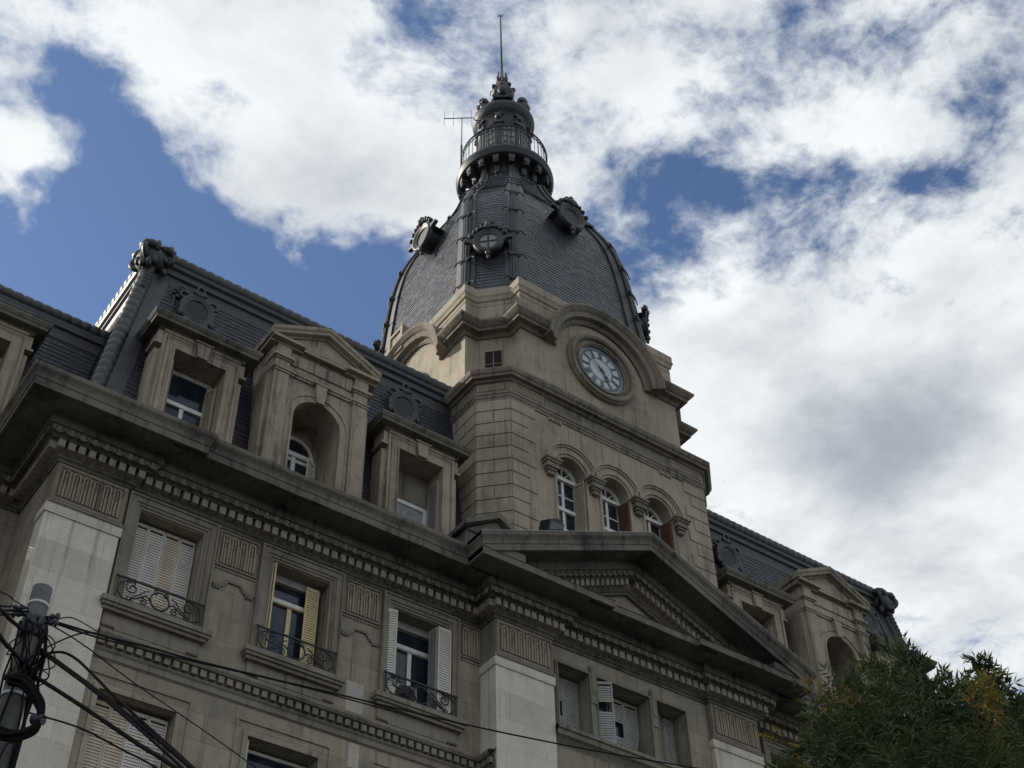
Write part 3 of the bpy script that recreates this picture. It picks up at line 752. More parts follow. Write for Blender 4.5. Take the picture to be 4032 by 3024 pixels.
dt.sweep(EB, [(0.118, 21.625), (0.125, 21.63), (0.125, 21.835), (0.118, 21.838)])
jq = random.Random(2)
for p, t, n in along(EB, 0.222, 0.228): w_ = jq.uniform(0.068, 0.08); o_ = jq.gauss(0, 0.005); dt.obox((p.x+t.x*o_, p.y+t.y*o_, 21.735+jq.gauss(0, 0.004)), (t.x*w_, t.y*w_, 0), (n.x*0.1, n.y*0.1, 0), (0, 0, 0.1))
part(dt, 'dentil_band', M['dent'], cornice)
eg = MB()
for p, t, n in along(EB, 0.405, 0.262):
    a = math.atan2(t.y, t.x)
    q = MB(); q.blob((0, -0.03, 0), 0.074, 0.06, 0.092, 8, 6)
    q.tube([(0.112*math.cos(u), -0.055+0.02*math.sin(u), 0.03+0.125*math.sin(u)) for u in [PI+PI*i/8 for i in range(9)]], 0.021, 5)
    q.box(-0.142, -0.12, -0.06, 0.0, -0.08, 0.06)
    eg.add([(p.x+x*math.cos(a)-y*math.sin(a), p.y+x*math.sin(a)+y*math.cos(a), 21.965+z) for x, y, z in q.v], q.f, True)
part(eg, 'egg_moulding', M['trim'], cornice)

# ------------------------------------------------------------------ gable (pediment) over the three middle bays
SL = (25.26-22.79)/(XM-15.54)
FULLP = BED+OVO[1:]+COR[1:]+CYM[1:-1]
def rz(d, zz, x): return 22.79+SL*(min(x, mx(x))-15.54)-(22.79-zz)
gb = MB()
L = [[(16.86-d, -0.55-d, rz(d, z, 16.86-d)) for d, z in FULLP], [(XM, -0.55-d, rz(d, z, XM)) for d, z in FULLP], [(mx(16.86-d), -0.55-d, rz(d, z, 16.86-d)) for d, z in FULLP]]
gb.loft(L, False, False)
for s in (0, 1):                                                 # returns along the flanks
    f = (lambda x: x) if s == 0 else mx
    gb.loft([[(f(16.86-d), -0.55-d, rz(d, z, 16.86-d)) for d, z in FULLP[-9:]], [(f(16.86-d), 0.6, rz(d, z, 16.86-d)) for d, z in FULLP[-9:]]], False, False)
for f in ((lambda x: x), mx): gb.box(f(15.70), f(17.0), -1.695, 0.3, 22.40, 22.74)
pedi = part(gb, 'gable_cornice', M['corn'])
ty = MB(); ty.quad((16.86, -0.42, 22.4), (mx(16.86), -0.42, 22.4), (XM, -0.42, 24.4))
ty.prism([(18.9, 22.5), (mx(18.9), 22.5), (XM, 23.55)], 'y', -0.47, -0.42)
part(ty, 'tympanum', M['wall'], pedi)
rf = MB()
e = 1.325
for f in ((lambda x: x), mx):
    rf.quad((f(16.86-e), -0.55-e, 22.80), (XM, -0.55-e, 25.272), (XM, 0.6, 25.272), (f(16.86-e), 0.6, 22.80))
    rf.quad((f(16.86-e), -0.55-e-0.01, 22.80), (XM, -0.55-e-0.01, 25.272), (XM, -0.55-e-0.01, 25.245), (f(16.86-e), -0.55-e-0.01, 22.775))
part(rf, 'gable_flashing', M['flash'], pedi)
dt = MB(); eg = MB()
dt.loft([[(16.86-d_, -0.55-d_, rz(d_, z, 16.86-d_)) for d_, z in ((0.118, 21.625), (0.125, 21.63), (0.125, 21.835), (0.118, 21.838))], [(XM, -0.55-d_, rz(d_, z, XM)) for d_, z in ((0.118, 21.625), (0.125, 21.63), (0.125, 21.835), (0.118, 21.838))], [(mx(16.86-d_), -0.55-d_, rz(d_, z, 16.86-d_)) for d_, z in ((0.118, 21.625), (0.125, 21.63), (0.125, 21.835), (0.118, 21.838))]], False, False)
n = 24
for s in (1, -1):
    for i in range(n):
        x = 16.95+(XM-0.1-16.95)*(i+0.5)/n
        f = x if s == 1 else mx(x)
        dt.obox((f, -0.55-0.222, rz(0.222, 21.735, x)), (0.056, 0, 0.056*SL*s), (0, 0.1, 0), (0, 0, 0.1))
    n2_ = 22
    for i in range(n2_):
        x = 16.9+(XM-0.05-16.9)*(i+0.5)/n2_; f = x if s == 1 else mx(x); z = rz(0.4, 21.965, x)
        eg.blob((f, -0.975, z), 0.066, 0.06, 0.088, 8, 6)
        eg.tube([(f+0.10*math.cos(u), -1.0, z+0.03+0.12*math.sin(u)) for u in [PI+PI*k/6 for k in range(7)]], 0.02, 5)
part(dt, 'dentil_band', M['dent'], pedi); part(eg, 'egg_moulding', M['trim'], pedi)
for f in ((lambda x: x), mx):                                    # small gabled blocks behind the ends of the gable
    ak = MB(); a = 17.0
    ak.box(f(a-0.95), f(a+0.95), -0.4, 0.5, 22.6, 24.0)
    ak.prism([(f(a-1.1), 24.0), (f(a-1.1), 24.14), (f(a), 24.86), (f(a+1.1), 24.14), (f(a+1.1), 24.0), (f(a), 24.66)], 'y', -0.62, 0.5)
    ak.prism([(f(a-0.95), 24.0), (f(a), 24.62), (f(a+0.95), 24.0)], 'y', -0.45, 0.4)
    part(ak, 'gabled_block', M['corn'])

# ------------------------------------------------------------------ mansard wings
def sy(z): return 0.54+0.14*(z-22.8)
def sx(z): return 5.96+0.14*(z-22.8)
ZT = 30.0
def beadroll(mb, a, b, r, step):
    a, b = Vector(a), Vector(b); n = max(2, int((b-a).length/step)); t = (b-a)/n
    pts, rr = [], []
    for i in range(n):
        for u, q in ((0.0, 0.86), (0.14, 0.98), (0.5, 1.03), (0.86, 0.98)): pts.append(a+t*(i+u)); rr.append(r*q)
    pts.append(b); rr.append(r*0.86)
    mb.tube(pts, rr, 12)
def scrollcluster(mb, c, s, seed=1):
    """acanthus and volutes of a roof finial"""
    q = random.Random(seed)
    mb.blob((c[0], c[1], c[2]-0.02*s), 0.47*s, 0.47*s, 0.46*s, 12, 8)
    mb.blob((c[0], c[1], c[2]+0.30*s), 0.30*s, 0.30*s, 0.22*s, 10, 6)
    for k in range(4):
        a = PI*0.25+k*PI/2
        x, y = math.cos(a), math.sin(a)
        mb.tube([(c[0]+x*0.40*s+x*r_*math.cos(t), c[1]+y*0.40*s+y*r_*math.cos(t), c[2]+0.05*s+r_*math.sin(t)) for r_, t in [((0.25-0.009*i)*s, -PI*0.6+i*0.42) for i in range(22)]], 0.085*s, 6)
        mb.blob((c[0]+x*0.34*s, c[1]+y*0.34*s, c[2]+0.26*s), 0.30*s, 0.30*s, 0.18*s, 8, 6)
    for k in range(20):
        a = q.random()*2*PI; h = q.uniform(-0.55, 0.36); r_ = 0.36*s+q.random()*0.18*s*(0.45+abs(h))
        mb.blob((c[0]+r_*math.cos(a), c[1]+r_*math.sin(a), c[2]+h*s), 0.10*s, 0.10*s, q.uniform(0.12, 0.22)*s, 6, 5)
def vent(cx, z, f=lambda x: x):
    y = sy(z)-0.14; X_ = f(cx)
    v = MB()
    rings = [[(X_+q*math.cos(a), y-p_, z+q*1.12*math.sin(a)) for q, p_ in ((0.30, -0.02), (0.31, 0.06), (0.35, 0.09), (0.39, 0.05), (0.43, 0.10), (0.50, 0.08), (0.52, 0.0), (0.52, -0.14))] for a in [2*PI*i/32 for i in range(33)]]
    v.loft(rings, False, False, True)
    for s in (-1, 1):
        v.tube([(X_+s*(0.44+0.16*math.cos(a)*(1-0.04*i)), y-0.05, z+0.36+0.16*math.sin(a)*(1-0.04*i)) for i, a in enumerate([PI*0.9-i*0.42 for i in range(15)])], 0.045, 6)
        v.blob((X_+s*0.26, y-0.06, z-0.50), 0.17, 0.08, 0.09, 7, 5); v.blob((X_+s*0.47, y-0.05, z-0.30), 0.08, 0.08, 0.15, 7, 5)
    v.tube([(X_+0.11*math.cos(a), y-0.08, z+0.74+0.13*math.sin(a)) for a in [2*PI*i/12 for i in range(13)]], 0.035, 6)
    v.blob((X_, y-0.07, z+0.58), 0.14, 0.08, 0.09, 7, 5); v.blob((X_-0.14, y-0.07, z+0.62), 0.08, 0.07, 0.08, 6, 5); v.blob((X_+0.14, y-0.07, z+0.62), 0.08, 0.07, 0.08, 6, 5)
    o = part(v, 'roof_vent', M['lead'], None)
    l = MB()
    for i in range(8):
        zz = -0.28+0.08*i; h = 0.30*math.sqrt(max(0.0, 1-(zz/0.34)**2))
        l.obox((X_, y-0.04, z+zz), (h, 0, 0), (0, 0.006, -0.026), (0, 0.005, 0.002))
    part(l, 'louvre', M['lead'], o)
    k = MB(); k.quad(*[(X_+0.33*math.cos(2*PI*i/24), y+0.04, z+0.37*math.sin(2*PI*i/24)) for i in range(24)]); part(k, 'vent_back', M['void'], o)
    return o
def wing(f, x_end, seed):
    """one mansard: f maps left-hand x to the side wanted"""
    m = MB(); hs = 0.16; sq = random.Random(seed+40); sgn = 1 if f(1) < f(2) else -1
    cuts = [(c_-0.9, c_+0.9, 27.1) for c_ in (8.445, 15.06)]+[(11.72-1.0, 11.72+1.0, 27.6)]
    for i in range(int(round(22.72/hs)), int(ZT/hs)):
        a, b = i*hs, (i+1)*hs; lip = 0.022
        spans = [(sx(a), x_end)]
        for c0_, c1_, zt_ in cuts:
            if a < zt_: spans = [q for s0, s1 in spans for q in ((s0, min(s1, c0_)), (max(s0, c1_), s1)) if q[1] > q[0]+1e-4]
        for s0, s1 in spans:
            slate_run(m, (f(s0), sy(a), a), (f(s1), sy(a), a), (f(s0), sy(b), b), (f(s1), sy(b), b), (0, -0.99, 0.14), sq)
        slate_run(m, (f(sx(a)), sy(a), a), (f(sx(a)), 13, a), (f(sx(b)), sy(b), b), (f(sx(b)), 13, b), (-0.99*sgn, 0, 0.14), sq)
    m.quad((f(sx(ZT)), sy(ZT), ZT+0.4), (f(x_end), sy(ZT), ZT+0.4), (f(x_end), 13, ZT+0.4), (f(sx(ZT)), 13, ZT+0.4))  # unseen flat top, added to stop sun leaking into the roof
    roof = part(m, 'mansard_slates', M['slate'])
    # lead mouldings under the ridge, corner bands
    k = MB()
    pth = [(f(sx(ZT)), 13), (f(sx(ZT)), sy(ZT)), (f(x_end), sy(ZT))]
    if f(1) > f(2): pth = pth[::-1]
    k.sweep(pth, [(-0.1, 29.75), (0.04, 29.78), (0.05, 29.95), (0.02, 29.98), (0.03, 30.16), (0.10, 30.2), (0.10, 30.26), (0.05, 30.3), (0.06, 30.42), (0.14, 30.48), (0.16, 30.58), (-0.1, 30.7)])
    for a, b in ((0.18, 0.62),):
        k.quad((f(sx(22.8)+a), sy(22.8)-0.03, 22.8), (f(sx(22.8)+b), sy(22.8)-0.03, 22.8), (f(sx(29.8)+b), sy(29.8)-0.03, 29.8), (f(sx(29.8)+a), sy(29.8)-0.03, 29.8))
        k.quad((f(sx(22.8))-0.03*(1 if f(1) < f(2) else -1), sy(22.8)+a, 22.8), (f(sx(22.8))-0.03*(1 if f(1) < f(2) else -1), sy(22.8)+b, 22.8), (f(sx(29.8))-0.03*(1 if f(1) < f(2) else -1), sy(29.8)+b, 29.8), (f(sx(29.8))-0.03*(1 if f(1) < f(2) else -1), sy(29.8)+a, 29.8))
    part(k, 'lead_flashing', M['lead'], roof)
    r = MB(); zr = 30.83
    beadroll(r, (f(sx(ZT)+0.45), sy(ZT)+0.06, zr), (f(x_end), sy(ZT)+0.06, zr), 0.235, 0.27)
    beadroll(r, (f(sx(ZT)+0.06), sy(ZT)+0.45, zr), (f(sx(ZT)+0.06), 12.5, zr), 0.235, 0.27)
    part(r, 'ridge_roll', M['lead'], roof)
    h = MB(); beadroll(h, (f(sx(22.8)+0.02), sy(22.8)+0.02, 22.9), (f(sx(29.8)), sy(29.8), 29.9), 0.2, 0.30)
    part(h, 'hip_roll', M['lead'], roof)
    fi = MB(); scrollcluster(fi, (f(sx(ZT)+0.08), sy(ZT)+0.08, 30.50), 1.0, seed)
    # trailing leaf drop below the finial and fretwork beside it
    for i in range(6): fi.blob((f(sx(29.8-i*0.16)), sy(29.8-i*0.16)-0.12, 29.95-i*0.17), 0.17-0.012*i, 0.14, 0.14, 7, 5)
    part(fi, 'roof_finial', M['leaddark'], roof)
    fw = MB(); y = sy(29.3)-0.05
    for (a, b, z0, z1) in ((0.85, 1.35, 29.44, 29.52), (1.27, 1.35, 29.2, 29.52), (0.85, 0.92, 28.95, 29.52), (0.98, 1.22, 29.28, 29.35), (0.98, 1.05, 28.95, 29.35), (1.12, 1.22, 29.08, 29.14), (1.35, 1.75, 29.44, 29.52)):
        fw.box(f(sx(29.3)+a), f(sx(29.3)+b), y, y+0.1, z0, z1)
    fw.tube(spiral((f(sx(29.6)+1.0), 29.72), 0.18, 0.04, 0, 1.5, 20, y), 0.04, 6)
    part(fw, 'roof_fretwork', M['lead'], roof)
wing((lambda x: x), 16.86, 3); wing(mx, 16.86, 5)
for f in ((lambda x: x), mx):
    vent(8.40, 29.05, f); vent(15.0, 29.05, f)
    # recessed end wings with a lower roof
    m = MB(); sq = random.Random(77)
    def ey(z): return YB+0.55+0.14*(z-22.8)
    for i in range(int(round(22.72/0.16)), int(28.6/0.16)):
        a, b = i*0.16, (i+1)*0.16
        for s0, s1 in (((-3.0, 3.62-0.9), (3.62+0.9, 7.2)) if a < 27.1 else ((-3.0, 7.2),)):
            slate_run(m, (f(s0), ey(a), a), (f(s1), ey(a), a), (f(s0), ey(b), b), (f(s1), ey(b), b), (0, -0.99, 0.14), sq)
        m.quad((f(XE), ey(a)-0.012, a), (f(-3.0), ey(a)-0.012, a), (f(-3.0), ey(b), b), (f(XE), ey(b), b))
    m.quad((f(XE), ey(28.6), 28.9), (f(7.2), ey(28.6), 28.9), (f(7.2), 13, 28.9), (f(XE), 13, 28.9))
    roof = part(m, 'end_mansard_slates', M['slate'])
    k = MB(); pth = [(f(XE), ey(28.4)), (f(7.0), ey(28.4))]
    if f(1) > f(2): pth = pth[::-1]
    k.sweep(pth, [(-0.1, 28.2), (0.05, 28.24), (0.05, 28.42), (0.02, 28.45), (0.03, 28.6), (0.1, 28.64), (0.1, 28.72), (0.06, 28.76), (0.08, 28.9), (-0.15, 28.98)])
    beadroll(k, (f(XE), ey(28.6)+0.05, 29.1), (f(6.9), ey(28.6)+0.05, 29.1), 0.2, 0.27)
    part(k, 'ridge_roll', M['lead'], roof)

# ------------------------------------------------------------------ dormers
def dormer_square(c, dy=0.0, f=lambda x: x, kind='shutter'):
    """stone dormer with flat cornice and keystone; c is the centre of the left-hand original"""
    def yy(y): return y+dy
    s = MB(); F = 0.33
    def bx(x0, x1, y0, y1, z0, z1): s.box(f(c+x0), f(c+x1), yy(y0), yy(y1), z0, z1)
    wall_xz(s, yy(F), min(f(c-1.05), f(c+1.05)), max(f(c-1.05), f(c+1.05)), 22.8, 26.95, [(f(c)-0.70, f(c)+0.70, 23.2, 26.45)])
    reveal_rect(s, f(c)-0.70, f(c)+0.70, 23.2, 26.45, yy(F), yy(1.1))
    for sd in (-1, 1):
        s.quad((f(c+sd*1.05), yy(F), 22.8), (f(c+sd*1.05), yy(1.9), 22.8), (f(c+sd*1.05), yy(1.9), 27.0), (f(c+sd*1.05), yy(F), 27.0))
        s.quad((f(c+sd*0.70), yy(1.1), 22.8), (f(c+sd*1.05), yy(1.1), 22.8), (f(c+sd*1.05), yy(1.1), 27), (f(c+sd*0.70), yy(1.1), 27))
        # architrave bars and side consoles
        a, b = sorted((sd*0.70, sd*0.745)); bx(a, b, F-0.045, F+0.01, 22.9, 26.45)
        a, b = sorted((sd*0.745, sd*0.94)); bx(a, b, F-0.02, F+0.01, 22.9, 26.52)
        a, b = sorted((sd*0.99, sd*1.06)); bx(a, b, F-0.06, F+0.3, 22.9, 26.80)
        a, b = sorted((sd*1.06, sd*1.20)); bx(a, b, F+0.06, F+0.55, 22.8, 26.3)
        s.prism([(f(c+sd*1.06), 24.1), (f(c+sd*1.32), 23.5), (f(c+sd*1.36), 22.8), (f(c+sd*1.06), 22.8)], 'y', yy(F+0.08), yy(F+0.5))
        a, b = sorted((sd*1.0, sd*1.27)); bx(a, b, F-0.04, F+0.5, 26.42, 26.50)
        a, b = sorted((sd*1.0, sd*1.20)); bx(a, b, F-0.02, F+0.5, 26.50, 26.88)
    bx(-0.94, -0.17, F-0.02, F+0.01, 26.52, 26.72); bx(0.17, 0.94, F-0.02, F+0.01, 26.52, 26.72)
    bx(-0.745, -0.17, F-0.045, F+0.01, 26.45, 26.52); bx(0.17, 0.745, F-0.045, F+0.01, 26.45, 26.52)
    for z0, z1, yo in ((26.72, 26.77, 0.03), (26.77, 26.84, 0.05), (26.84, 26.93, 0.08)): bx(-1.06, 1.06, F-yo, F+0.02, z0, z1)
    s.prism([(f(c-0.13), 26.44), (f(c+0.13), 26.44), (f(c+0.2), 26.97), (f(c-0.2), 26.97)], 'y', yy(F-0.12), yy(F+0.05))
    bx(-0.24, 0.24, F-0.15, F+0.05, 26.90, 26.96)
    o = part(s, 'dormer', M['dorm'])
    k = MB(); pth = [(f(c-1.12), yy(2.4)), (f(c-1.12), yy(F)), (f(c+1.12), yy(F)), (f(c+1.12), yy(2.4))]
    if f(1) > f(2): pth = pth[::-1]
    k.sweep(pth, [(-0.05, 26.90), (0.04, 26.92), (0.09, 26.99), (0.12, 27.0), (0.30, 27.01), (0.31, 27.09), (0.34, 27.12), (0.38, 27.20), (0.38, 27.25), (-0.4, 27.32)])
    k.quad((f(c-0.75), yy(F+0.35), 27.315), (f(c+0.75), yy(F+0.35), 27.315), (f(c+0.75), yy(2.4), 27.34), (f(c-0.75), yy(2.4), 27.34))
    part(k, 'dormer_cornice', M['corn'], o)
    fr = MB(); a, b = f(c)-0.70, f(c)+0.70
    if kind == 'low':
        fr.box(a, b, yy(1.02), yy(1.08), 25.5, 26.45); fr.box(a, b, yy(0.98), yy(1.05), 25.42, 25.52)
        part(fr, 'infill_board', M['trim'], o); fr = MB()
        sash(fr, a+0.02, b-0.02, 23.2, 25.42, yy(1.0), 0.13, False)
        part(fr, 'window_frame', M['white'], o)
        pn = MB(); pn.box(a+0.1, b-0.1, yy(1.04), yy(1.05), 23.3, 25.35); part(pn, 'pane', M['curtain'], o)
        part(slats((b-0.02, yy(0.45), 23.2), YP, Zv, (-1, 0, 0), 0.5, 2.9, rail=0.06), 'shutter', M['greyshut'], o)
    else:
        sash(fr, a+0.02, b-0.02, 23.2, 26.44, yy(1.0), 0.12, True, 25.35)
        part(fr, 'window_frame', M['white'], o)
        pn = MB(); pn.box(a+0.1, b-0.1, yy(1.04), yy(1.05), 23.3, 26.35); part(pn, 'pane', M['glass'], o)
        part(slats((a+0.03, yy(0.42), 23.2), Vector((0.36, 0.93, 0)), Zv, Vector((0.93, -0.36, 0)), 0.48, 3.0, rail=0.06), 'shutter', M['beige'], o)
        part(slats((b-0.03, yy(0.62), 23.2), Vector((-0.3, 0.95, 0)), Zv, Vector((-0.95, -0.3, 0)), 0.4, 2.9, rail=0.06), 'shutter', M['beige'], o)
    return o
def dormer_gabled(c, f=lambda x: x):
    s = MB(); F = 0.12; r = 0.69; zs = 25.80
    def bx(x0, x1, y0, y1, z0, z1): s.box(f(c+x0), f(c+x1), y0, y1, z0, z1)
    wall_xz(s, F, f(c)-1.45, f(c)+1.45, 22.8, 27.95, (), [(f(c), r, 22.9, zs)])
    reveal_arch(s, f(c), r, 22.9, zs, F, 1.25)
    wall_xz(s, 1.25, f(c)-r-0.02, f(c)+r+0.02, 22.8, 26.7, (), [(f(c), 0.56, 22.9, 25.62)])
    for sd in (-1, 1):
        s.quad((f(c+sd*1.45), F, 22.8), (f(c+sd*1.45), 2.2, 22.8), (f(c+sd*1.45), 2.2, 28), (f(c+sd*1.45), F, 28))
        a, b = sorted((sd*0.97, sd*1.40)); bx(a, b, F-0.12, F+0.02, 22.8, 27.06)                      # pilaster
        a, b = sorted((sd*1.03, sd*1.34)); bx(a, b, F-0.135, F-0.1, 23.6, 26.9)
        a, b = sorted((sd*1.40, sd*1.52)); bx(a, b, F+0.05, F+0.6, 22.8, 26.9)
        for z0, z1, q in ((26.98, 27.05, 0.03), (27.05, 27.10, 0.06), (27.42, 27.47, 0.03), (27.47, 27.56, 0.08)):
            a, b = sorted((sd*(0.97-q), sd*(1.40+q))); bx(a, b, F-0.12-q, F+0.4, z0, z1)
        a, b = sorted((sd*0.98, sd*1.39)); bx(a, b, F-0.11, F+0.3, 27.10, 27.42); bx(a, b, F-0.12, F+0.3, 27.56, 27.95)
        a, b = sorted((sd*1.03, sd*1.34)); bx(a, b, F-0.14, F, 27.6, 27.9)
        s.prism([(f(c+sd*1.52), 24.0), (f(c+sd*1.74), 23.4), (f(c+sd*1.78), 22.8), (f(c+sd*1.5), 22.8)], 'y', F+0.1, F+0.6)
        a, b = sorted((sd*0.18, sd*0.96)); bx(a, b, F-0.05, F+0.02, 27.06, 27.14); bx(a, b, F-0.08, F+0.02, 27.14, 27.22); bx(a, b, F-0.03, F+0.02, 27.22, 27.4)
        a, b = sorted((sd*0.74, sd*0.93)); bx(a, b, F-0.05, F+0.02, 27.45, 27.88)
    bx(-0.72, 0.72, F-0.04, F+0.02, 27.48, 27.86)
    s.arch(f(c), zs, r+0.0, r+0.06, F-0.05, F+0.01, 0, PI, 20); s.arch(f(c), zs, r+0.06, r+0.2, F-0.03, F+0.01, 0, PI, 20); s.arch(f(c), zs, r+0.2, r+0.26, F-0.06, F+0.01, 0, PI, 20)
    for sd in (-1, 1):
        for r0, r1, q in ((r, r+0.06, 0.05), (r+0.06, r+0.2, 0.03), (r+0.2, r+0.26, 0.06)):
            a, b = sorted((sd*r0, sd*r1)); bx(a, b, F-q, F+0.01, 22.9, zs)
    s.prism([(f(c-0.11), 26.46), (f(c+0.11), 26.46), (f(c+0.17), 27.1), (f(c-0.17), 27.1)], 'y', F-0.14, F+0.02); bx(-0.24, 0.24, F-0.16, F, 27.08, 27.16)
    o = part(s, 'gabled_dormer', M['dorm'])
    # broken base cornice and the little gable
    g_ = MB()
    for x0, x1, y0 in ((-1.62, -0.66, F-0.30), (-0.66, 0.66, F-0.16), (0.66, 1.62, F-0.30)):
        g_.box(f(c+x0), f(c+x1), y0+0.16, 2.4, 27.93, 28.0); g_.box(f(c+x0), f(c+x1), y0, 2.4, 28.0, 28.10)
    A = 29.14; m_ = (A-28.33)/1.66
    pr = [(0.10, 28.02), (0.12, 28.07), (0.26, 28.09), (0.27, 28.18), (0.31, 28.22), (0.32, 28.33)]
    def zz(d, z, x): return z+m_*(1.66-abs(x))
    rings = [[(f(c+x), F-d, zz(d, z, x)) for d, z in pr] for x in (-1.66, 0, 1.66)]
    g_.loft(rings, False, False)
    for sd in (-1, 1): g_.quad((f(c+sd*1.66), F-0.32, 28.34), (f(c), F-0.32, A+0.01), (f(c), 2.4, A+0.01), (f(c+sd*1.66), 2.4, 28.34)); g_.quad((f(c+sd*1.66), F-0.32, 28.10), (f(c+sd*1.66), 2.4, 28.10), (f(c+sd*1.66), 2.4, 28.34), (f(c+sd*1.66), F-0.32, 28.34))
    g_.quad((f(c-1.5), F-0.06, 28.0), (f(c+1.5), F-0.06, 28.0), (f(c), F-0.06, 28.95))
    g_.prism([(f(c-0.66), 28.16), (f(c+0.66), 28.16), (f(c), 28.58)], 'y', F-0.12, F-0.05); 
    part(g_, 'dormer_gable', M['dorm'], o)
    fr = MB(); rr = 0.56
    fr.arch(f(c), 25.62, rr-0.09, rr, 1.22, 1.3, 0, PI, 16); frame3(fr, f(c)-rr, f(c)+rr, 22.9, 25.62, 0.09, 1.22, 1.3, 'LR')
    fr.box(f(c)-rr, f(c)+rr, 1.18, 1.3, 25.50, 25.64); fr.box(f(c)-0.06, f(c)+0.06, 1.21, 1.3, 22.9, 25.5)
    for sd in (-1, 1): fr.box(f(c)+sd*0.27-0.22, f(c)+sd*0.27+0.22, 1.235, 1.3, 25.36, 25.46); fr.box(f(c)+sd*0.47-0.05, f(c)+sd*0.47+0.05, 1.235, 1.3, 22.9, 25.5)
    part(fr, 'window_frame', M['white'], o)
    pn = MB(); pn.prism([(f(c)+rr*math.cos(t), 25.62+rr*math.sin(t)) for t in [PI*i/16 for i in range(17)]]+[(f(c)-rr, 22.9), (f(c)+rr, 22.9)], 'y', 1.27, 1.275); part(pn, 'pane', M['glass'], o)
    part(slats((f(c)+0.30, 1.02, 22.95), Vector((0.85, 0.5, 0)), Zv, Vector((0.5, -0.85, 0)), 0.36, 2.52, pitch=0.07), 'shutter', M['white'], o)
    return o
for f in ((lambda x: x), mx):
    dormer_square(8.445, 0, f); dormer_gabled(11.72, f); dormer_square(15.06, 0, f, 'low'); dormer_square(3.62, 2.1, f)

# ------------------------------------------------------------------ clock tower
def closed(loop): return loop[-1:]+loop+loop[:2]
T1 = [(17.55, -0.48), (25.03, -0.48), (25.74, 0.23), (25.74, 7.77), (25.03, 8.48), (17.55, 8.48), (16.84, 7.77), (16.84, 0.23)]
T2 = [(18.12, -0.33), (24.46, -0.33), (24.46, 0.12), (25.25, 0.91), (25.70, 0.91), (25.70, 7.25), (25.25, 7.25), (24.46, 8.04), (24.46, 8.49), (18.12, 8.49), (18.12, 8.04), (17.33, 7.25), (16.88, 7.25), (16.88, 0.91), (17.33, 0.91), (18.12, 0.12)]
TW = [19.65, 21.29, 22.93]; TR_, TZ0, TZS = 0.53, 24.6, 27.6
tw = MB()
wall_xz(tw, -0.48, 17.55, 25.03, 22.5, 29.5, (), [(c, TR_, TZ0, TZS) for c in TW])
for c in TW: reveal_arch(tw, c, TR_, TZ0, TZS, -0.48, 0.0)
loop = T1[1:]+T1[:1]
tw.loft([[(x, y, 22.5) for x, y in loop], [(x, y, 29.5) for x, y in loop]], False, False)
tower = part(tw, 'tower_wall', M['tower'])
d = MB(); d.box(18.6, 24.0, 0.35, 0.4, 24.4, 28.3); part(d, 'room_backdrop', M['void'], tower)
g_ = 0.022; H = 0.4715; qbs = [MB(), MB()]
for k in range(-1, 13):
    z1 = 29.01-k*H-g_; z0 = 29.01-(k+1)*H+g_
    if k == -1: z1 = 29.42
    if z0 < 23: break
    odd = k % 2
    a = 0.86 if odd else 0.60
    qbs[0].box(17.55, 17.55+a, -0.508, -0.47, z0, z1); qbs[1].box(25.03-a, 25.03, -0.508, -0.47, z0, z1)
    for (px, py), (qx, qy) in (((16.84, 0.23), (17.55, -0.48)), ((25.03, -0.48), (25.74, 0.23))):
        P0, P1 = Vector((px, py, 0)), Vector((qx, qy, 0)); t = (P1-P0); L = t.length; t /= L; nn = Vector((t.y, -t.x, 0))
        segs = ((0, L/2-g_*0.6), (L/2+g_*0.6, L)) if odd == 0 else ((0, L),)
        for s0, s1 in segs:
            c = P0+t*(s0+s1)/2+nn*0.006+Vector((0, 0, (z0+z1)/2)); qbs[px > XM].obox(c, t*(s1-s0)/2, nn*0.022, (0, 0, (z1-z0)/2))
    for x, s in ((16.84, -1), (25.74, 1)):
        for y0, y1 in (((0.23, 1.15), (1.19, 2.6), (2.64, 7.7)) if odd else ((0.23, 0.75), (0.79, 1.9), (1.94, 7.7))):
            qbs[s > 0].box(x-0.02 if s > 0 else x-0.028, x+0.028 if s > 0 else x+0.02, y0, y1, z0, z1)
for qb in qbs: part(qb, 'quoin_blocks', M['tower'], tower)
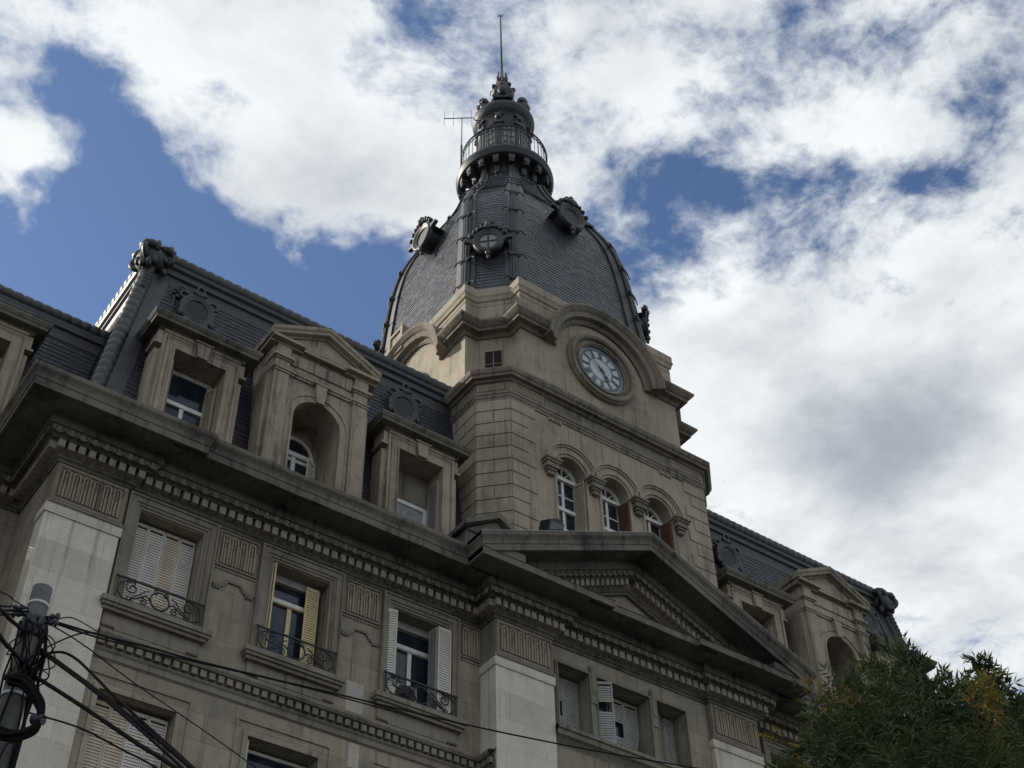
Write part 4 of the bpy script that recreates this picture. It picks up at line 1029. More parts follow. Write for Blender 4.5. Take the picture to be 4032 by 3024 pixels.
for i, c in enumerate(TW):
    s = MB(); e = 0.003*i
    s.arch(c, TZS, TR_, TR_+0.09, -0.52-e, -0.47, 0, PI, 22); s.arch(c, TZS, TR_+0.09, TR_+0.30, -0.56-e, -0.47, 0, PI, 24)
    s.arch(c, TZS, TR_+0.30, TR_+0.37, -0.60-e, -0.47, 0.02, PI-0.02, 24); s.arch(c, TZS, TR_+0.37, TR_+0.42, -0.64-e, -0.47, 0.02, PI-0.02, 24)
    for sd in (-1, 1):
        a, b = sorted((c+sd*TR_, c+sd*(TR_+0.09))); s.box(a, b, -0.52, -0.47, TZ0, TZS)
    o = part(s, 'window_surround', M['tower'], None)
    fr = MB(); rr = TR_-0.01
    fr.arch(c, TZS+0.02, rr-0.13, rr, -0.10, -0.02, 0, PI, 20); frame3(fr, c-rr, c+rr, TZ0, TZS+0.02, 0.11, -0.10, -0.02, 'LR')
    fr.box(c-rr, c+rr, -0.15, -0.02, TZS-0.07, TZS+0.05); fr.box(c-rr+0.1, c+rr-0.1, -0.12, -0.02, 26.42, 26.54)
    fr.box(c-0.045, c+0.045, -0.085, -0.03, TZ0, TZS)
    for zz in (25.15, 25.8, 26.98): fr.box(c-rr+0.1, c+rr-0.1, -0.08, -0.035, zz-0.02, zz+0.02)
    for an in (PI*0.25, PI*0.5, PI*0.75): fr.obox((c+0.21*math.cos(an), -0.06, TZS+0.05+0.2*math.sin(an)), (0.2*math.cos(an), 0, 0.2*math.sin(an)), (-0.014*math.sin(an), 0, 0.014*math.cos(an)), (0, 0.025, 0))
    part(fr, 'window_frame', M['white'], o)
    pn = MB(); pn.prism([(c+rr*math.cos(t), TZS+rr*math.sin(t)) for t in [PI*k/16 for k in range(17)]]+[(c-rr, TZ0), (c+rr, TZ0)], 'y', -0.035, -0.03); part(pn, 'pane', M['glass'], o)
    col = 'beige' if i == 0 else 'red'
    part(slats((c-TR_+0.012, -0.46, TZ0), Vector((0.12, 0.99, 0)), Zv, Vector((0.99, -0.12, 0)), 0.36, 2.95, pitch=0.07), 'shutter', M[col], o)
    part(slats((c+TR_-0.012, -0.46, TZ0), Vector((-0.27, 0.963, 0)), Zv, Vector((-0.963, -0.27, 0)), 0.37, 2.93, pitch=0.07), 'shutter', M[col], o)
for c in (18.86, 20.47, 22.11, 23.72):
    cb = MB()
    for (h, z0, z1, y) in ((0.29, 27.55, 27.62, 0.30), (0.25, 27.47, 27.55, 0.26), (0.20, 27.30, 27.47, 0.22), (0.15, 27.22, 27.30, 0.17), (0.11, 27.10, 27.22, 0.13)): cb.box(c-h, c+h, -0.48-y, -0.44, z0, z1)
    part(cb, 'impost_corbel', M['towertrim'], tower)
# tower entablature
c1 = MB(); i1 = len(T1)+1
c1.sweep(closed(T1), [(0, 29.40), (0.035, 29.42), (0.035, 29.50), (0.06, 29.52), (0.06, 29.60), (0.09, 29.63), (0.09, 29.70), (0.03, 29.74), (0.03, 30.10), (0.09, 30.12), (0.13, 30.19), (0.24, 30.20), (0.25, 30.27), (0.30, 30.32), (0.33, 30.42), (0.33, 30.48), (-1.4, 30.62)], 1, i1)
tc_ = part(c1, 'tower_cornice', M['towertrim'])
FF = [MB(), MB()]; FD = [MB(), MB()]
for x0, x1 in ((17.62, 18.85), (XM*2-18.85, XM*2-17.62)):
    n = 17; fl = FF[x0 > XM]
    for i in range(n): x = x0+(x1-x0)*(i+0.5)/n; fl.box(x-0.02, x+0.02, -0.53, -0.50, 29.80, 30.04)
    fl.box(x0-0.03, x1+0.03, -0.535, -0.50, 30.05, 30.10)
for (px, py), (qx, qy) in (((16.84, 0.23), (17.55, -0.48)), ((25.03, -0.48), (25.74, 0.23))):
    fl = FF[px > XM]
    for i in range(13):
        u = (i+0.8)/14.6; cx_, cy_ = px+(qx-px)*u, py+(qy-py)*u; t = Vector((qx-px, qy-py, 0)).normalized(); nn = Vector((t.y, -t.x, 0))
        fl.obox((cx_+nn.x*0.035, cy_+nn.y*0.035, 29.92), t*0.02, nn*0.02, (0, 0, 0.12))
for x0, x1 in ((18.9, 19.4), (XM*2-19.4, XM*2-18.9)):
    fl = FD[x0 > XM]
    for i in range(5): x = x0+(x1-x0)*(i+0.5)/5; fl.box(x-0.035, x+0.035, -0.53, -0.47, 29.30, 29.39)
for fl in FF: part(fl, 'fluted_frieze', M['tower'], tc_)
for fl in FD: part(fl, 'guttae', M['tower'], tc_)
# upper stage with notched corners
u = MB()
u.sweep(closed(T2), [(0, 30.4), (0, 33.0)], 1, len(T2)+1)
for sgn in (1, -1):
    f = (lambda x: x) if sgn > 0 else mx
    t = Vector((0.707, -0.707, 0)) if sgn > 0 else Vector((0.707, 0.707, 0))
upper = part(u, 'clock_stage_wall', M['tower'])
t = Vector((0.7071, -0.7071, 0)); nn = Vector((-0.7071, -0.7071, 0)); c0 = Vector((17.70, 0.54, 31.86))
for f in (0, 1):
    sw = MB()
    if f: t = Vector((0.7071, 0.7071, 0)); nn = Vector((0.7071, -0.7071, 0)); c0 = Vector((mx(17.70), 0.54, 31.86))
    sw.obox(c0-nn*0.02, t*0.27, nn*0.03, (0, 0, 0.47))
    part(sw, 'small_window', M['void'], upper)
sw = MB()
t = Vector((0.7071, -0.7071, 0)); nn = Vector((-0.7071, -0.7071, 0)); c0 = Vector((17.70, 0.54, 31.86))
sw.obox(c0+nn*0.02, t*0.012, nn*0.01, (0, 0, 0.47)); sw.obox(c0+nn*0.02-Vector((0, 0, 0.1)), t*0.24, nn*0.008, (0, 0, 0.012))
for s in (-1, 1): sw.obox(c0+nn*0.02+t*0.27*s, t*0.014, nn*0.012, (0, 0, 0.48))
part(sw, 'window_frame', M['trim'], upper)
CZ = 32.8; YC2 = 4.08
CP = [(0, 32.86), (0.06, 32.88), (0.10, 32.96), (0.14, 32.99), (0.30, 33.01), (0.31, 33.10), (0.36, 33.13), (0.42, 33.20), (0.48, 33.28), (0.48, 33.36), (0.0, 33.46)]
A_ = 2.24
pA = [(XM+A_, -0.33)]+T2[1:12]+[(16.88, 7.25), (16.88, YC2+A_)]
pB = [(16.88, YC2-A_), (16.88, 0.91), (17.33, 0.91), (18.12, 0.12), (18.12, -0.33), (XM-A_, -0.33)]
uc = MB()
for pth in (pA, pB):
    uc.sweep(pth, CP)
    st = offsets(pth)
    for i in (0, len(pth)-1): uc.quad(*[(pth[i][0]+st[i][0]*q, pth[i][1]+st[i][1]*q, z) for q, z in CP])
upc = part(uc, 'clock_stage_cornice', M['towertrim'])
ah = MB()                                                       # round hoods over the clock and the left face
RR = [(1.80, 0.06), (1.86, 0.12), (1.94, 0.13), (1.96, 0.30), (2.12, 0.34), (2.16, 0.40), (2.28, 0.50), (2.36, 0.50), (2.38, -0.7)]
for face in (0, 1):
    rings = []
    for i in range(37):
        a = 0.03+(PI-0.06)*i/36
        if face == 0: rings.append([(XM+r*math.cos(a), -0.33-p_, CZ+r*math.sin(a)) for r, p_ in RR])
        else: rings.append([(16.88-p_, YC2+r*math.cos(a), CZ+r*math.sin(a)) for r, p_ in RR])
    ah.loft(rings, False, False); ah.quad(*rings[0]); ah.quad(*rings[-1])
part(ah, 'round_hood', M['towertrim'], upc)
for face in (0, 1):
    ty = MB()
    pts = [(1.83*math.cos(PI*i/24), CZ+1.83*math.sin(PI*i/24)) for i in range(25)]
    if face == 0: ty.quad(*[(XM+x, -0.332, z) for x, z in pts])
    else: ty.quad(*[(16.878, YC2+x, z) for x, z in pts])
    part(ty, 'hood_tympanum', M['tower'], upc)
at = MB()
at.sweep(closed(T2), [(-0.02, 33.40), (-0.02, 34.42), (0.0, 34.45), (-0.02, 34.48), (-0.02, 34.62), (0.03, 34.66), (0.05, 34.78), (0.09, 34.86), (0.09, 34.90), (0.07, 34.92), (0.07, 35.20), (-0.30, 35.22), (-0.9, 35.0)], 1, len(T2)+1)
part(at, 'attic_parapet', M['tower'])
# round window in the left hood
rw = MB()
for r0, r1, p_ in ((0.62, 0.75, 0.06), (0.75, 0.92, 0.14), (0.92, 1.0, 0.2)):
    rings = [[(16.88-q, YC2+r*math.cos(a), CZ-0.3+r*math.sin(a)) for r, q in ((r0, 0), (r0, p_), (r1, p_), (r1, 0))] for a in [2*PI*i/28 for i in range(29)]]
    rw.loft(rings, True, False)
o = part(rw, 'round_window', M['tower'], None)
fr = MB(); fr.box(16.83, 16.87, YC2-0.62, YC2+0.62, CZ-0.34, CZ-0.26); fr.box(16.83, 16.87, YC2-0.04, YC2+0.04, CZ-0.92, CZ+0.32)
part(fr, 'window_frame', M['white'], o)
pn = MB(); pn.quad(*[(16.865, YC2+0.63*math.cos(a), CZ-0.3+0.63*math.sin(a)) for a in [2*PI*i/24 for i in range(24)]]); part(pn, 'pane', M['glass'], o)

pb = MB()                                                       # hollow-fronted stone block beyond the left hood
pb.box(16.56, 16.9, 4.25, 4.95, 34.9, 35.9)
for z0_, z1_, y0_, y1_ in ((34.85, 34.98, 4.15, 5.05), (35.84, 35.97, 4.15, 5.05), (34.98, 35.84, 4.15, 4.28), (34.98, 35.84, 4.92, 5.05)): pb.box(16.5, 16.75, y0_, y1_, z0_, z1_)
part(pb, 'parapet_block', M['tower'])

# ------------------------------------------------------------------ the clock
ck = MB(); cy = -0.33
rings = []
for i in range(49):
    a = 2*PI*i/48
    rings.append([(XM+r*math.cos(a), cy-p_, CZ+r*math.sin(a)) for r, p_ in ((0.93, 0.0), (0.93, 0.09), (0.98, 0.10), (0.98, 0.14), (1.02, 0.15), (1.02, 0.09), (1.14, 0.07), (1.16, 0.10), (1.17, 0.17), (1.22, 0.21), (1.28, 0.22), (1.32, 0.19), (1.33, 0.13), (1.37, 0.11), (1.38, 0.0))])
ck.loft(rings, False, False)
clock = part(ck, 'clock', M['towertrim'], None, 'round tower clock with moulded stone ring')
def disc(mb, r0, r1, y, n=48):
    mb.loft([[(XM+r0*math.cos(2*PI*i/n), y, CZ+r0*math.sin(2*PI*i/n)), (XM+r1*math.cos(2*PI*i/n), y, CZ+r1*math.sin(2*PI*i/n))] for i in range(n+1)], False, False)
dl = MB(); disc(dl, 0.0, 0.94, cy-0.02); part(dl, 'dial', M['dial'], clock)
pl = MB(); disc(pl, 0.0, 0.44, cy-0.026)
for k in range(12):
    a0 = PI/2-(k+0.5)*PI/6
    pts = []
    for r, h in ((0.50, 0.150), (0.75, 0.185)):
        row = [(XM+r*math.cos(a0+q*h), cy-0.026, CZ+r*math.sin(a0+q*h)) for q in (-1, -0.5, 0, 0.5, 1)]
        pts += row if r < 0.6 else row[::-1]
    pl.quad(*pts)
part(pl, 'dial_panels', M['dialpale'], clock)
nm = MB()
NUM = ['XII', 'I', 'II', 'III', 'IV', 'V', 'VI', 'VII', 'VIII', 'IX', 'X', 'XI']
WID = {'I': 0.045, 'V': 0.10, 'X': 0.10}
for k, s in enumerate(NUM):
    a = PI/2-k*PI/6; er = Vector((math.cos(a), 0, math.sin(a))); et = Vector((math.sin(a), 0, -math.cos(a)))
    tot = sum(WID[c] for c in s); x = -tot/2; sc_ = min(1.0, 0.24/tot)
    def stroke(t0, r0, t1, r1, w_=0.013):
        p0 = er*r0+et*t0*sc_; p1 = er*r1+et*t1*sc_; dv = (p1-p0); L = dv.length; dv /= L; nn = Vector((-dv.z, 0, dv.x))
        nm.obox(Vector((XM, cy-0.032, CZ))+(p0+p1)/2, dv*L/2, nn*w_, (0, 0.004, 0))
    for c in s:
        w_ = WID[c]
        if c == 'I': stroke(x+w_/2, 0.50, x+w_/2, 0.76)
        if c == 'V': stroke(x+0.015, 0.76, x+w_/2, 0.50); stroke(x+w_-0.015, 0.76, x+w_/2, 0.50, 0.008)
        if c == 'X': stroke(x+0.015, 0.76, x+w_-0.015, 0.50); stroke(x+w_-0.015, 0.76, x+0.015, 0.50, 0.008)
        x += w_
disc(nm, 0.475, 0.49, cy-0.03); disc(nm, 0.775, 0.79, cy-0.03); disc(nm, 0.835, 0.845, cy-0.03)
for k in range(60):
    a = 2*PI*k/60; h = 0.012 if k % 5 else 0.02
    nm.obox((XM+0.812*math.cos(a), cy-0.032, CZ+0.812*math.sin(a)), (0.022*math.cos(a), 0, 0.022*math.sin(a)), (-h*math.sin(a)*0.6, 0, h*math.cos(a)*0.6), (0, 0.003, 0))
part(nm, 'numerals', M['dialink'], clock)
def hand(ang, L, w0, w1, y, name, spade):
    h = MB(); a = PI/2-ang; er = Vector((math.cos(a), 0, math.sin(a))); et = Vector((-er.z, 0, er.x)); c = Vector((XM, y, CZ))
    P_ = [c-er*0.16+et*w0, c-er*0.16-et*w0, c+er*L-et*w1, c+er*L+et*w1]
    h.loft([[p for p in P_], [p+Vector((0, -0.012, 0)) for p in P_]])
    if spade:
        q = [c+er*(L-0.02)+er*0.12*math.cos(t)+et*0.085*math.sin(t) for t in [2*PI*i/14 for i in range(14)]]
        h.loft([q, [p+Vector((0, -0.012, 0)) for p in q]])
    q = [c+er*0.05*math.cos(t)+et*0.05*math.sin(t) for t in [2*PI*i/12 for i in range(12)]]
    h.loft([q, [p+Vector((0, -0.02, 0)) for p in q]])
    part(h, name, M['dialink'], clock)
hand(math.radians(147), 0.38, 0.03, 0.028, cy-0.05, 'hour_hand', True)
hand(math.radians(311), 0.78, 0.022, 0.008, cy-0.07, 'minute_hand', False)

# ------------------------------------------------------------------ the dome
DY = 4.11
def xc(z): return 21.12-0.17*min(1, max(0, (z-35)/10.6))
PROF = [(34.8, 3.93), (36, 3.87), (37, 3.79), (38, 3.72), (39, 3.64), (39.8, 3.57), (40.5, 3.47), (41.0, 3.38), (41.5, 3.24), (41.9, 3.10), (42.3, 2.93), (42.7, 2.74), (43.1, 2.53), (43.5, 2.31), (43.9, 2.10), (44.3, 1.91), (44.7, 1.75), (45.1, 1.62), (45.75, 1.47)]
HF = 0.70
def hf(z):
    q = min(1, max(0, (z-38.5)/7.2)); return 0.70-0.24*q*q
def octv(z):
    h = hf(z); return [(-h, -1), (h, -1), (1, -h), (1, h), (h, 1), (-h, 1), (-1, h), (-1, -h)]
OCT = octv(35)
def dpt(z, a, ux, uy, off=(0, 0)): return (xc(z)+ux*a+off[0], DY+uy*a+off[1], z)
dm = MB()
ZZ = [34.9+(45.6-34.9)*i/40 for i in range(41)]
def ap(z):
    for (z0, a0), (z1, a1) in zip(PROF, PROF[1:]):
        if z <= z1+1e-6: return a0+(a1-a0)*(z-z0)/(z1-z0)
    return PROF[-1][1]
dq = random.Random(31)
for i in range(int(34.9/0.16), int(45.5/0.16)):
    a, b = i*0.16, (i+1)*0.16; lip = 0.03
    R0 = [dpt(a, ap(max(a, 34.9)), *o) for o in octv(a)]; R2 = [dpt(b, ap(b), *o) for o in octv(b)]
    for k in range(8):
        p_, q_ = Vector(octv(a)[k]), Vector(octv(a)[(k+1) % 8]); nn = Vector((q_.y-p_.y, -(q_.x-p_.x), 0)).normalized()
        slate_run(dm, R0[k], R0[(k+1) % 8], R2[k], R2[(k+1) % 8], nn, dq, 0.30, 0.013)
dome = part(dm, 'dome_slates', M['domeslate'])
def fnorm(i):
    (x0, y0), (x1, y1) = OCT[i], OCT[(i+1) % 8]; dx, dy = x1-x0, y1-y0; L = math.hypot(dx, dy); return (dy/L, -dx/L)
for i in range(8):
    p0 = Vector(OCT[i]); pm = Vector(OCT[i-1]); pp = Vector(OCT[(i+1) % 8])
    tm, tp = (pm-p0), (pp-p0)
    wm = 0.14 if tm.length > 1 else 0.085; wp = 0.14 if tp.length > 1 else 0.085
    tm_long, tp_long = tm.length > 1, tp.length > 1
    tm, tp = tm.normalized(), tp.normalized()
    nm_, np_ = Vector(fnorm(i-1 if i else 7)), Vector(fnorm(i)); bis = (nm_+np_).normalized()
    r = MB(); rings = []
    for z in ZZ:
        a = ap(z); k = 0.075; p0 = Vector(octv(z)[i]); wm = (0.14 if tm_long else 0.085)*(0.75+0.25*3.7/max(a, 1.4)*0.8); wp = (0.14 if tp_long else 0.085)*(0.75+0.25*3.7/max(a, 1.4)*0.8)
        sec = []
        for u_, off in ((p0+tm*wm, nm_*-0.02), (p0+tm*wm, nm_*k), (p0, bis*k*1.06), (p0+tp*wp, np_*k), (p0+tp*wp, np_*-0.02)):
            sec.append(dpt(z, a, u_.x, u_.y, off))
        rings.append(sec)
    r.loft(rings, False, False)
    rib = part(r, 'dome_rib', M['lead'], dome)
    f = MB()
    for q in (-1.5, -0.5, 0.5, 1.5):                            # bundle of reeds tied at intervals
        pts, rr = [], []
        for z in ZZ[1:]:
            a = ap(z); p0 = Vector(octv(z)[i]); u_ = p0+(tp if q > 0 else tm)*(abs(q)*0.024)
            off = (bis*0.115); pts.append(dpt(z, a, u_.x, u_.y, off)); rr.append(0.016+0.0135*a/1.0*0.9)
        f.tube(pts, rr, 6)
    for zk in (35.75, 37.1, 38.45, 39.8, 41.15, 42.4, 43.4, 44.3):
        a = ap(zk); p0 = Vector(octv(zk)[i]); c = Vector(dpt(zk, a, p0.x, p0.y, bis*0.13)); t3 = Vector((-bis.y, bis.x, 0)); s_ = 0.35+0.17*a
        f.obox(c, t3*0.21*s_, Vector((bis.x, bis.y, 0))*0.055, (0, 0, 0.045))
        for sd in (-1, 1):
            f.tube([c+t3*0.15*s_*sd, c+t3*0.28*s_*sd+Vector((0, 0, 0.07)), c+t3*0.36*s_*sd+Vector((0, 0, -0.02)), c+t3*0.42*s_*sd+Vector((0, 0, -0.12))], 0.025, 5)
            f.blob(tuple(c+t3*0.12*s_*sd+Vector((0, 0, -0.05))), 0.06, 0.06, 0.07, 6, 5)
    p0 = Vector(OCT[i]); c = Vector(dpt(35.5, ap(35.5), p0.x, p0.y, bis*0.12))
    for q in range(5): f.blob((c.x+0.1*(q-2)*-bis.y, c.y+0.1*(q-2)*bis.x, c.z-0.1+0.07*(q % 2)), 0.1, 0.1, 0.14, 6, 5)
    part(f, 'reed_bundle', M['leaddark'], rib)
def oculus(cx, cy_, cz, nx, ny, s, glazed):
    """lucarne with a moulded ring, ears, crest and drop; n points out of the dome"""
    n = Vector((nx, ny, 0)).normalized(); t = Vector((-n.y, n.x, 0)); c = Vector((cx, cy_, cz))
    def W(u_, v_, w_): return c+t*u_*s+n*v_*s+Vector((0, 0, w_*s))
    h = MB()
    pts = [(0.52*math.cos(a), 0.58*math.sin(a)) for a in [2*PI*i/24 for i in range(24)]]
    h.loft([[W(x, 0.0, z) for x, z in pts], [W(x, -1.7, z) for x, z in pts]])
    h.loft([[W(x, -0.02, z) for x, z in ((-0.72, 0.0), (-0.66, 0.10), (0.66, 0.10), (0.72, 0.0), (0.5, -0.06), (-0.5, -0.06))], [W(x, -1.6, z) for x, z in ((-0.72, 0.0), (-0.66, 0.10), (0.66, 0.10), (0.72, 0.0), (0.5, -0.06), (-0.5, -0.06))]])
    o = part(h, 'oculus_dormer', M['leaddark'], None)
    r = MB()
    rings = [[W(q*math.cos(a), v_, q*1.08*math.sin(a)) for q, v_ in ((0.34, -0.03), (0.36, 0.04), (0.40, 0.08), (0.44, 0.05), (0.48, 0.12), (0.56, 0.13), (0.60, 0.06), (0.60, -0.05))] for a in [2*PI*i/32 for i in range(33)]]
    r.loft(rings, False, False, True)
    for sd in (-1, 1):
        r.loft([[W(sd*x, v_, z) for x, z in ((0.5, 0.26), (0.66, 0.16), (0.92, 0.12), (0.92, 0.02), (0.70, -0.02), (0.52, -0.16))] for v_ in (-0.06, 0.09)])
        r.tube([W(sd*(0.12+0.1*i), 0.06, 0.74-0.022*i*i) for i in range(6)], [0.05*s]*6, 6)
        for q in range(4): r.blob(tuple(W(sd*(0.2+0.15*q), 0.10, 0.70-0.09*q*q*0.5)), 0.11*s, 0.11*s, 0.1*s, 6, 5)
        r.tube([W(sd*(0.15+0.12*math.cos(a)), 0.08, 0.86+0.11*math.sin(a)) for a in [2*PI*i/9 for i in range(10)]], 0.035*s, 5)
    r.blob(tuple(W(0, 0.10, 0.74)), 0.17*s, 0.15*s, 0.2*s, 8, 6); r.blob(tuple(W(0, 0.08, 0.98)), 0.11*s, 0.1*s, 0.13*s, 7, 5)
    r.blob(tuple(W(0, 0.06, -0.72)), 0.13*s, 0.1*s, 0.14*s, 7, 5); r.blob(tuple(W(0, 0.04, -0.92)), 0.08*s, 0.07*s, 0.12*s, 6, 5)
    part(r, 'oculus_frame', M['lead'], o)
    p_ = MB(); p_.quad(*[W(0.37*math.cos(a), 0.012, 0.40*math.sin(a)) for a in [2*PI*i/24 for i in range(24)]])
    part(p_, 'pane', M['curtain'] if glazed else M['leaddark'], o)
    if glazed:
        b = MB(); b.obox(W(0, 0.03, 0), t*0.36*s, n*0.012, (0, 0, 0.025)); b.obox(W(0, 0.03, 0), t*0.025, n*0.012, (0, 0, 0.38*s)); part(b, 'glazing_bar', M['leaddark'], o)
for (nx, ny) in ((-1, -1), (1, -1), (1, 1), (-1, 1)):
    z = 37.7; m_ = ap(z)*(1+hf(z))/2+0.26
    oculus(xc(z)+nx*m_, DY+ny*m_, z, nx, ny, 0.90, True)
for (nx, ny) in ((0, -1), (-1, 0), (1, 0), (0, 1)):
    z = 40.95; m_ = ap(z)+0.48
    oculus(xc(z)+nx*m_, DY+ny*m_, z, nx, ny, 0.98, False)

# ------------------------------------------------------------------ balcony, lantern and spire
LX = 20.95; LIFT = -0.33
bal = MB()
bal.lathe(LX, DY, [(1.36, 45.56), (1.50, 45.64), (1.58, 45.76), (1.55, 45.90), (1.44, 45.98), (1.38, 46.10), (1.40, 46.75), (1.72, 46.84), (1.90, 46.86), (1.95, 46.92), (1.955, 47.10), (2.0, 47.15), (2.0, 47.28), (1.96, 47.32), (1.0, 47.36)], 56)
balcony = part(bal, 'balcony_base', M['leaddark']); balcony.location.z = LIFT
br = MB()
for k in range(18):
    a = 2*PI*k/18+0.05; e = Vector((math.cos(a), math.sin(a), 0)); t = Vector((-e.y, e.x, 0)); c = Vector((LX, DY, 0))
    br.obox(c+e*1.63+Vector((0, 0, 46.70)), e*0.24, t*0.12, (0, 0, 0.13)); br.obox(c+e*1.74+Vector((0, 0, 46.52)), e*0.10, t*0.10, (0, 0, 0.10))
    br.obox(c+e*1.52+Vector((0, 0, 46.36)), e*0.10, t*0.095, Vector((0, 0, 0.24))+e*0.08); br.obox(c+e*1.47+Vector((0, 0, 46.08)), e*0.07, t*0.09, Vector((0, 0, 0.12)))
    br.blob(tuple(c+e*1.80+Vector((0, 0, 46.60))), 0.10, 0.10, 0.12, 6, 5); br.blob(tuple(c+e*1.55+Vector((0, 0, 46.12))), 0.11, 0.11, 0.13, 6, 5)
part(br, 'balcony_brackets', M['lead'], balcony)
eb = MB()
for k in range(52): a = 2*PI*k/52; eb.blob((LX+1.56*math.cos(a), DY+1.56*math.sin(a), 45.78), 0.085, 0.085, 0.11, 6, 5)
part(eb, 'bead_ring', M['lead'], balcony)
rl = MB()
for r_, z, q in ((1.78, 48.82, 0.035), (1.78, 48.58, 0.018), (1.78, 47.50, 0.02)): rl.tube([(LX+r_*math.cos(2*PI*i/56), DY+r_*math.sin(2*PI*i/56), z) for i in range(57)], q, 6, caps=False)
for k in range(48):
    a = 2*PI*k/48; p_ = (LX+1.78*math.cos(a), DY+1.78*math.sin(a)); big = k % 2 == 0
    rl.tube([(p_[0], p_[1], 47.30), (p_[0], p_[1], 48.80)], 0.022 if big else 0.014, 5)
    if big:
        rl.blob((p_[0], p_[1], 48.55), 0.045, 0.045, 0.05, 6, 4); rl.blob((p_[0], p_[1], 47.55), 0.05, 0.05, 0.05, 6, 4)
    rl.tube([(LX+1.78*math.cos(a+q*0.13), DY+1.78*math.sin(a+q*0.13), 48.58+0.11*math.sin(PI*q)) for q in (0, 0.25, 0.5, 0.75, 1)], 0.014, 4)
part(rl, 'balcony_railing', M['iron'], balcony)
ln = MB()
ln.lathe(LX, DY, [(1.12, 47.3), (1.12, 47.7), (1.05, 47.75), (1.05, 50.05), (1.10, 50.1), (1.10, 50.2), (1.05, 50.23), (1.05, 50.7), (1.10, 50.75), (1.14, 50.92), (1.25, 50.97), (1.26, 51.09), (1.32, 51.16), (1.34, 51.36), (1.29, 51.42), (1.0, 51.55), (0.84, 51.65), (0.76, 52.1), (0.62, 52.7), (0.50, 53.1), (0.44, 53.35), (0.5, 53.55), (0.52, 53.7), (0.46, 53.82), (0.36, 53.9), (0.2, 53.98), (0.16, 54.2), (0.22, 54.28)], 40)
lantern = part(ln, 'lantern', M['leaddark']); lantern.location.z = LIFT-0.05
ps = MB()
for k in range(8):
    a = 2*PI*k/8+PI/8-0.42; e = Vector((math.cos(a), math.sin(a), 0)); t = Vector((-e.y, e.x, 0)); c = Vector((LX, DY, 0))
    ps.obox(c+e*1.07+Vector((0, 0, 49.0)), e*0.05, t*0.15, (0, 0, 1.1))
    for q in (-0.09, 0, 0.09): ps.obox(c+e*1.13+t*q+Vector((0, 0, 49.0)), e*0.012, t*0.022, (0, 0, 1.0))
    ps.obox(c+e*1.10+Vector((0, 0, 50.15)), e*0.08, t*0.2, (0, 0, 0.1)); ps.blob(tuple(c+e*1.15+Vector((0, 0, 50.43))), 0.16, 0.16, 0.16, 7, 5); ps.obox(c+e*1.1+Vector((0, 0, 50.7)), e*0.06, t*0.18, (0, 0, 0.06))
part(ps, 'lantern_pilasters', M['lead'], lantern)
lw = MB(); lp = MB()
for k in range(8):
    a = 2*PI*k/8-0.42; e = Vector((math.cos(a), math.sin(a), 0)); t = Vector((-e.y, e.x, 0)); c = Vector((LX, DY, 0))
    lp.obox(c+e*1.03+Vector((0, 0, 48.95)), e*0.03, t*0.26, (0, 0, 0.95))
    for q in (-0.26, -0.09, 0.09, 0.26): lw.obox(c+e*1.07+t*q+Vector((0, 0, 48.95)), e*0.02, t*0.022, (0, 0, 0.97))
    for q in range(6): lw.obox(c+e*1.07+Vector((0, 0, 48.0+0.385*q)), e*0.018, t*0.26, (0, 0, 0.024))
part(lp, 'lantern_panes', M['curtain'], lantern); part(lw, 'lantern_glazing_bars', M['leaddark'], lantern)  # pale pane colour stands in for sky seen through the lantern
for k in range(4):
    ct = MB()
    a = -0.6435+k*PI/2; e = Vector((math.cos(a), math.sin(a), 0)); t = Vector((-e.y, e.x, 0)); c = Vector((LX, DY, 52.5))+e*0.84
    ct.obox(c, e*0.16, t*0.30, (0, 0, 0.42)); ct.blob(tuple(c+Vector((0, 0, 0.5))), 0.26, 0.26, 0.34, 8, 6); ct.blob(tuple(c+e*0.12+Vector((0, 0, 0.05))), 0.24, 0.24, 0.34, 8, 6)
    for sd in (-1, 1): ct.blob(tuple(c+t*0.34*sd-Vector((0, 0, 0.2))), 0.15, 0.15, 0.22, 7, 5); ct.blob(tuple(c+t*0.28*sd+Vector((0, 0, 0.25))), 0.13, 0.13, 0.16, 7, 5)
    part(ct, 'lantern_cartouche', M['leaddark'], lantern)
ct = MB()
for k in range(8):
    a = 2*PI*k/8; ct.blob((LX+0.46*math.cos(a), DY+0.46*math.sin(a), 53.92), 0.13, 0.13, 0.12, 7, 5)
part(ct, 'leaf_crown', M['leaddark'], lantern)
sp = MB()
sp.lathe(LX-0.02, DY, [(0.10, 54.2), (0.14, 54.35), (0.2, 54.5), (0.21, 54.68), (0.16, 54.85), (0.09, 54.95), (0.075, 55.2), (0.058, 55.6), (0.045, 57.5), (0.03, 60.1), (0.0, 60.2)], 14)
for k in range(6):
    a = 2*PI*k/6; e = Vector((math.cos(a), math.sin(a), 0)); c = Vector((LX-0.02, DY, 0))
    sp.tube([c+e*0.14+Vector((0, 0, 54.2)), c+e*0.25+Vector((0, 0, 54.5)), c+e*0.25+Vector((0, 0, 54.8)), c+e*0.17+Vector((0, 0, 55.08)), c+e*0.21+Vector((0, 0, 55.2))], 0.04, 5)
for k in range(3): a = PI*k/3; sp.obox((LX-0.02, DY, 60.15), (0.16*math.cos(a), 0.16*math.sin(a), 0.03), (0.01, 0.01, 0), (0, 0, 0.012))
part(sp, 'spire_rod', M['leaddark']).location.z = LIFT

# ------------------------------------------------------------------ things on and before the building
def thing(name, label, cat, loc, group=None):
    return tag(empty(name, loc), label, cat, group)
def sub(mb, name, mat, par, label=None):
    l = par.location if par.type == 'EMPTY' else (0, 0, 0)
    mb.v = [(x-l[0], y-l[1], z-l[2]) for x, y, z in mb.v]
    o = mb.build(name, mat, par)
    if label: o['label'] = label
    return o
